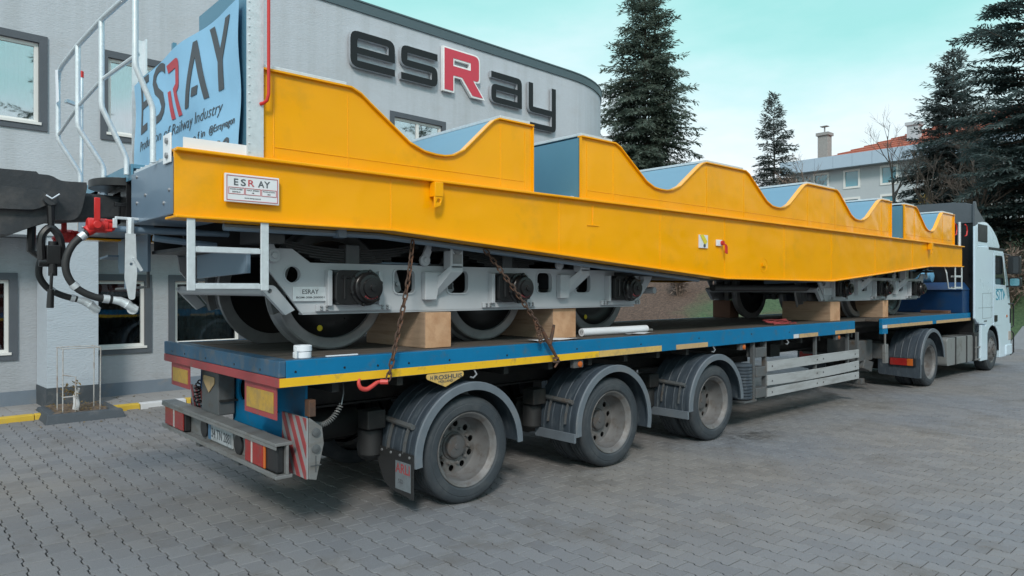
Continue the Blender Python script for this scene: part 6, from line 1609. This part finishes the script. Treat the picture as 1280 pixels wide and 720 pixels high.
# front and rear wheels
def steer(cx, y, s):
    q = -s
    m = MB(); m.lathe([(q * a, b) for a, b in ((.05, .30), (.02, .315), (.004, .34), (0, .38), (.004, .43), (.02, .475), (.05, .497), (.08, .503), (.25, .503), (.29, .48), (.31, .40), (.29, .30))], (cx, y, .503), n=56, cap=False); w = m.build('front_wheel', 'tyre', tr, smooth=30)
    m = MB(); m.lathe([(q * a, b) for a, b in ((.045, .31), (.015, .312), (.012, .30), (.03, .28), (.02, .265), (-.02, .21), (-.035, .17), (-.03, .13), (-.01, .128), (-.02, .115), (-.06, .11), (-.068, .06), (-.068, 0))], (cx, y, .503), n=40, cap=False); r_ = m.build('rim', 'rim', w, smooth=35)
    m = MB()
    for i in range(10): a = i * .6283; m.lathe([(q * -.03, .018), (q * -.055, .014), (q * -.057, 0)], (cx + .15 * math.cos(a), y, .503 + .15 * math.sin(a)), n=6)
    for i in range(10): a = i * .6283 + .3; m.lathe([(q * .002, .028), (q * .006, .026), (q * .007, 0)], (cx + .232 * math.cos(a), y - q * .01, .503 + .232 * math.sin(a)), n=10)
    m.build('wheel_nuts', 'hub', w)
steer(20.45, L0 + .02, -1); steer(20.45, L1 - .02, 1)
for s, y in ((-1, L0 + .03), (1, L1 - .03)):
    dual_wheel(16.18, y, s, tr, r=.497, nm='drive_wheel')
    y0, y1 = (L0 - .02, L0 + .60) if s < 0 else (L1 + .02, L1 - .60)
    g_ = guard(16.18, .47, .71, 178, 8, y0, y1, tr, s)
    lo, hi = min(y0, y1), max(y0, y1)
    f = MB(); f.shape([rnd([(lo + .002, .62), (hi + (.18 if s < 0 else 0), .62), (hi + (.18 if s < 0 else 0), .26, 1), (lo + .002, .22, 1)], .05)], YZ, 15.44, 15.455); f.build('mud_flap', 'guard', tr, smooth=0)
    tb('flap_side', 'guard_lip', (15.456, 15.50, lo, lo + .02, .23, .60))
    tb('tail_lamp', 'darkplastic', (15.40, 15.438, lo + .07, lo + .56, .46, .62), bevel=.006)
    l = tb('lens', 'lampred', (15.392, 15.3985, lo + .23, lo + .55, .47, .61), bevel=.004); tb('lens', 'lamporange', (15.392, 15.3985, lo + .12, lo + .228, .47, .61), bevel=.004)
    m = MB(); m.shape([rrect(17.28, 19.08, .33, .93, .08)], XZ, min(y0, y1) + .08, max(y0, y1)); tk = m.build('fuel_tank', 'tank', tr, smooth=30, bevel=.03)
    for x in (17.85, 18.62):
        m = MB(); m.shape([rrect(x - .02, x + .02, .32, .94, .01)], XZ, lo + .066 if s < 0 else lo, hi if s < 0 else hi - .066); m.build('tank_strap', 'black', tk, smooth=0)
    m = MB(); m.lathe([(0, .05), (.04, .05), (.045, 0)], (17.6, (lo + hi) / 2, .93), axis=(0, 0, 1), n=14); m.build('filler_cap', 'black', tk)
for y in (5.95, 6.72): tb('chassis_rail', 'chassis', (14.9, 21.5, y - .04, y + .04, .66, .93))
tb('fifth_wheel', 'chassis', (15.6, 16.9, 5.9, 6.8, .94, 1.11), bevel=.02)
tb('rear_crossmember', 'greysteel', (14.85, 14.95, 5.5, 7.2, .62, .92), bevel=.01)
m = MB(); m.tube([(16.18, L0 + .4, .497), (16.18, L1 - .4, .497)], .11, 12); m.lathe([(-.25, .1), (-.2, .22), (.2, .22), (.25, .1)], (16.18, 6.34, .497), n=18); m.tube([(20.45, L0 + .2, .503), (20.45, L1 - .2, .503)], .07, 10); m.build('axle', 'chassis', tr)
tb('underbody', 'chassis', (17.2, 21.6, 5.9, 6.8, .40, .75), (19.3, 21.6, L0 + .3, L1 - .3, .95, 1.17))
m = MB()
for k in range(3): m.tube([(18.95, 6.1 + .2 * k, 1.15), (18.7, 6.1 + .2 * k, .98), (18.0, 6.0 + .2 * k, 1.0)], .02, 6)
m.build('air_lines', 'rubber', tr)

# ---------------------------------------------------------------- load securing and loose things on the deck
LINK = None
def chain(name, label, pts, n, kind='chain', grp=None):
    t = thing(name, label, kind, pts[0], grp)
    P = bez(pts, 60); Ls = [0]
    for a, b in zip(P, P[1:]): Ls.append(Ls[-1] + (b - a).length)
    tot = Ls[-1]; step = tot / n
    global LINK
    if LINK is None:
        m = MB(); q = []
        for i in range(12):
            a = 6.283 * i / 12; q.append((.029 * math.cos(a) + (.012 if math.cos(a) > 0 else -.012), 0, .018 * math.sin(a)))
        m.tube(q, .0078, 5, closed=True); LINK = m.build('link', 'rust', None); me = LINK.data; C.objects.unlink(LINK); bpy.data.objects.remove(LINK); LINK = me
    for i in range(n):
        s = (i + .5) * step; k = max(j for j in range(len(Ls) - 1) if Ls[j] <= s); f = (s - Ls[k]) / (Ls[k + 1] - Ls[k]); c = P[k] + (P[k + 1] - P[k]) * f; d = (P[k + 1] - P[k]).normalized()
        o = bpy.data.objects.new('link', LINK); C.objects.link(o); o.parent = t; OFF[o.name] = OFF[t.name]
        rot = d.to_track_quat('X', 'Z').to_matrix().to_4x4() @ Matrix.Rotation(R(90 * (i % 2) + 20), 4, 'X')
        sc_ = Matrix.Diagonal((step / .060, 1, 1, 1))
        o.matrix_local = Matrix.Translation(c - Vector(pts[0])) @ rot @ sc_
    return t
c1 = chain('lashing_chain', 'rusty lashing chain hanging from the wagon to a red hook above the first wheel', [(3.50, 5.20, 2.42), (3.43, 5.16, 2.10), (3.34, 5.14, 1.75), (3.24, 5.12, 1.40), (3.20, 5.12, 1.24)], 21)
m = MB(); P = bez([(3.20, 5.15, 1.215), (3.13, 5.16, 1.225), (3.07, 5.16, 1.195), (3.02, 5.16, 1.175), (2.965, 5.16, 1.19), (2.945, 5.16, 1.235), (2.96, 5.17, 1.262)], 24)
m.tube(P, [.011 + .009 * math.sin(math.pi * min(1, i / (len(P) - 1) * 1.05)) for i in range(len(P))], 10); m.tube([(3.20, 5.12, 1.225), (3.15, 5.16, 1.225)], .022, 8); m.build('hook', 'hook', c1, label='red painted lashing hook')
c2 = chain('lashing_chain', 'rusty lashing chain slanting past the middle axle box to a load binder', [(4.36, 5.25, 2.38), (4.48, 5.20, 2.22), (4.62, 5.15, 2.03), (4.78, 5.13, 1.84), (4.90, 5.12, 1.70), (5.0, 5.12, 1.58)], 19)
m = MB(); m.tube([(5.0, 5.12, 1.60), (5.06, 5.12, 1.50), (5.15, 5.12, 1.38), (5.24, 5.13, 1.27), (5.22, 5.15, 1.23)], [.016, .022, .018, .014, .010], 8); m.tube([(5.10, 5.11, 1.44), (5.13, 5.10, 1.56), (5.14, 5.09, 1.64)], [.020, .018, .014], 8); m.tube([(5.25, 5.12, 1.27), (5.17, 5.11, 1.20)], .010, 6)
for z in (1.255, 1.29): m.tube([(5.22, 5.10, z), (5.26, 5.14, z), (5.22, 5.18, z), (5.18, 5.14, z)], .010, 6, closed=True)
m.build('load_binder', 'rust', c2)
m = MB()
for k in range(6):
    q = []
    for i in range(10): a = 6.283 * i / 10; q.append((4.92 + .012 * k + .022 * math.cos(a), 5.115 + .006 * (k % 2), 1.66 - .035 * k + .028 * math.sin(a)))
    m.tube(q, .0075, 5, closed=True)
m.build('chain_tail', 'rust', c2)
def block(label, x0, x1, y0, y1, z1, ends=(1, 1), mt='timber', group=None):
    t = thing('timber_block', label, 'timber block', ((x0 + x1) / 2, (y0 + y1) / 2, 1.45), group)
    m = MB(); m.box(x0, x1, y0 + .004, y1 - .004, 1.449, z1); b = m.build('beam', mt, t, smooth=0, bevel=.006)
    for y in (y0, y1): 
        m = MB(); m.box(x0 + .004, x1 - .004, min(y, y + (.004 if y == y0 else -.004)), max(y, y + (.004 if y == y0 else -.004)), 1.453, z1 - .004); m.build('end_grain', 'endgrain' if mt == 'timber' else mt, t, smooth=0)
G_ = 'timber blocks under the bogies'
block('thick timber block with orange stained end grain between the first two rail wheels', 3.80, 4.10, 5.44, 6.5, 1.785, group=G_)
block('pale timber block behind the slanting chain and its load binder', 5.60, 5.97, 5.56, 6.6, 1.785, group=G_)
block('tall timber block standing at the trailer deck step under the far bogie', 12.22, 12.60, 5.43, 6.3, 1.785, group=G_)
block('narrow timber block beside the last visible wheel of the far bogie', 14.58, 14.84, 5.46, 6.5, 1.785, group=G_)
block('old dark brown timber block on the far side of the deck', 12.30, 12.62, 7.4, 7.78, 1.785, mt='oldwood', group=G_)
t = thing('plan_roll', 'long white paper roll lying along the deck edge by the third wheel', 'paper roll', (6.7, 5.68, 1.45))
m = MB(); m.lathe([(0, .030), (0, .046), (1.20, .046), (1.20, .030), (0, .030)], (6.13, 5.62, 1.497), axis=(1, -.01, 0), n=20); m.build('roll', 'paper', t, smooth=30)
m = MB(); m.tube([(7.33, 5.605, 1.48), (7.44, 5.60, 1.475)], .022, 8); m.build('core', 'alu', t)
m = MB(); V = []
for i in range(9):
    for j in range(3): V.append((5.15 + .7 * i / 8, 5.33 + .09 * j + .03 * math.sin(i * .6), 1.459 + .006 * math.sin(i * 1.2 + j)))
m.add(V, [(i * 3 + j, i * 3 + j + 1, i * 3 + j + 4, i * 3 + j + 3) for i in range(8) for j in range(2)]); o = m.build('paper_sheet', 'paper', recalc=False, label='creased white paper sheet on the deck at the foot of the second timber block', cat='paper')
m = MB(); V = []
for i in range(6):
    for j in range(3): V.append((6.75 + .5 * i / 5, 5.42 + .06 * j, 1.458 + .006 * math.sin(i * 1.7 + j)))
m.add(V, [(i * 3 + j, i * 3 + j + 1, i * 3 + j + 4, i * 3 + j + 3) for i in range(5) for j in range(2)]); m.build('paper_sheet', 'paper', recalc=False, label='thin white paper scrap lying in front of the long paper roll', cat='paper')
t = thing('tape_roll', 'two stacked white tape rolls at the rear corner of the deck', 'tape roll', (2.52, 5.33, 1.45))
for z in (1.453, 1.505):
    m = MB(); m.lathe([(0, .040), (0, .068), (.004, .071), (.044, .071), (.048, .068), (.048, .040), (0, .040)], (2.54 + (z - 1.45) * .1, 5.34, z), axis=(0, 0, 1), n=28); m.build('roll', 'paper', t, smooth=30)
m = MB(); m.box(2.44, 2.455, 5.255, 5.262, 1.46, 1.55); m.build('label_flap', 'plate_white', t, smooth=0)
m = MB(); m.bar((2.72, 5.285, 1.458), (3.0, 5.275, 1.458), .022, .008); m.build('marker_stick', 'paper', smooth=0, label='thin white strip lying on the deck edge right of the tape rolls', cat='strip')
m = MB()
for k in range(5):
    P = [(10.25 + .14 * i + random.uniform(-.04, .04), 5.42 + .05 * k + .05 * math.sin(i * 1.3 + k), 1.462 + .012 * random.random() + .012 * k) for i in range(6)]
    for p, q in zip(P, P[1:]): m.bar(p, q, .035, .012)
m.build('ratchet_strap', 'redstripe', smooth=0, label='crumpled red strap lying on the deck edge near the tall timber block', cat='strap')
t = thing('loose_board', 'short brown board lying in front of the blue chest at the deck front', 'board', (18.4, 5.7, 1.45))
m = MB(); m.box(18.25, 18.42, 5.42, 6.0, 1.447, 1.51); m.build('plank', 'oldwood', t, smooth=0, bevel=.004)
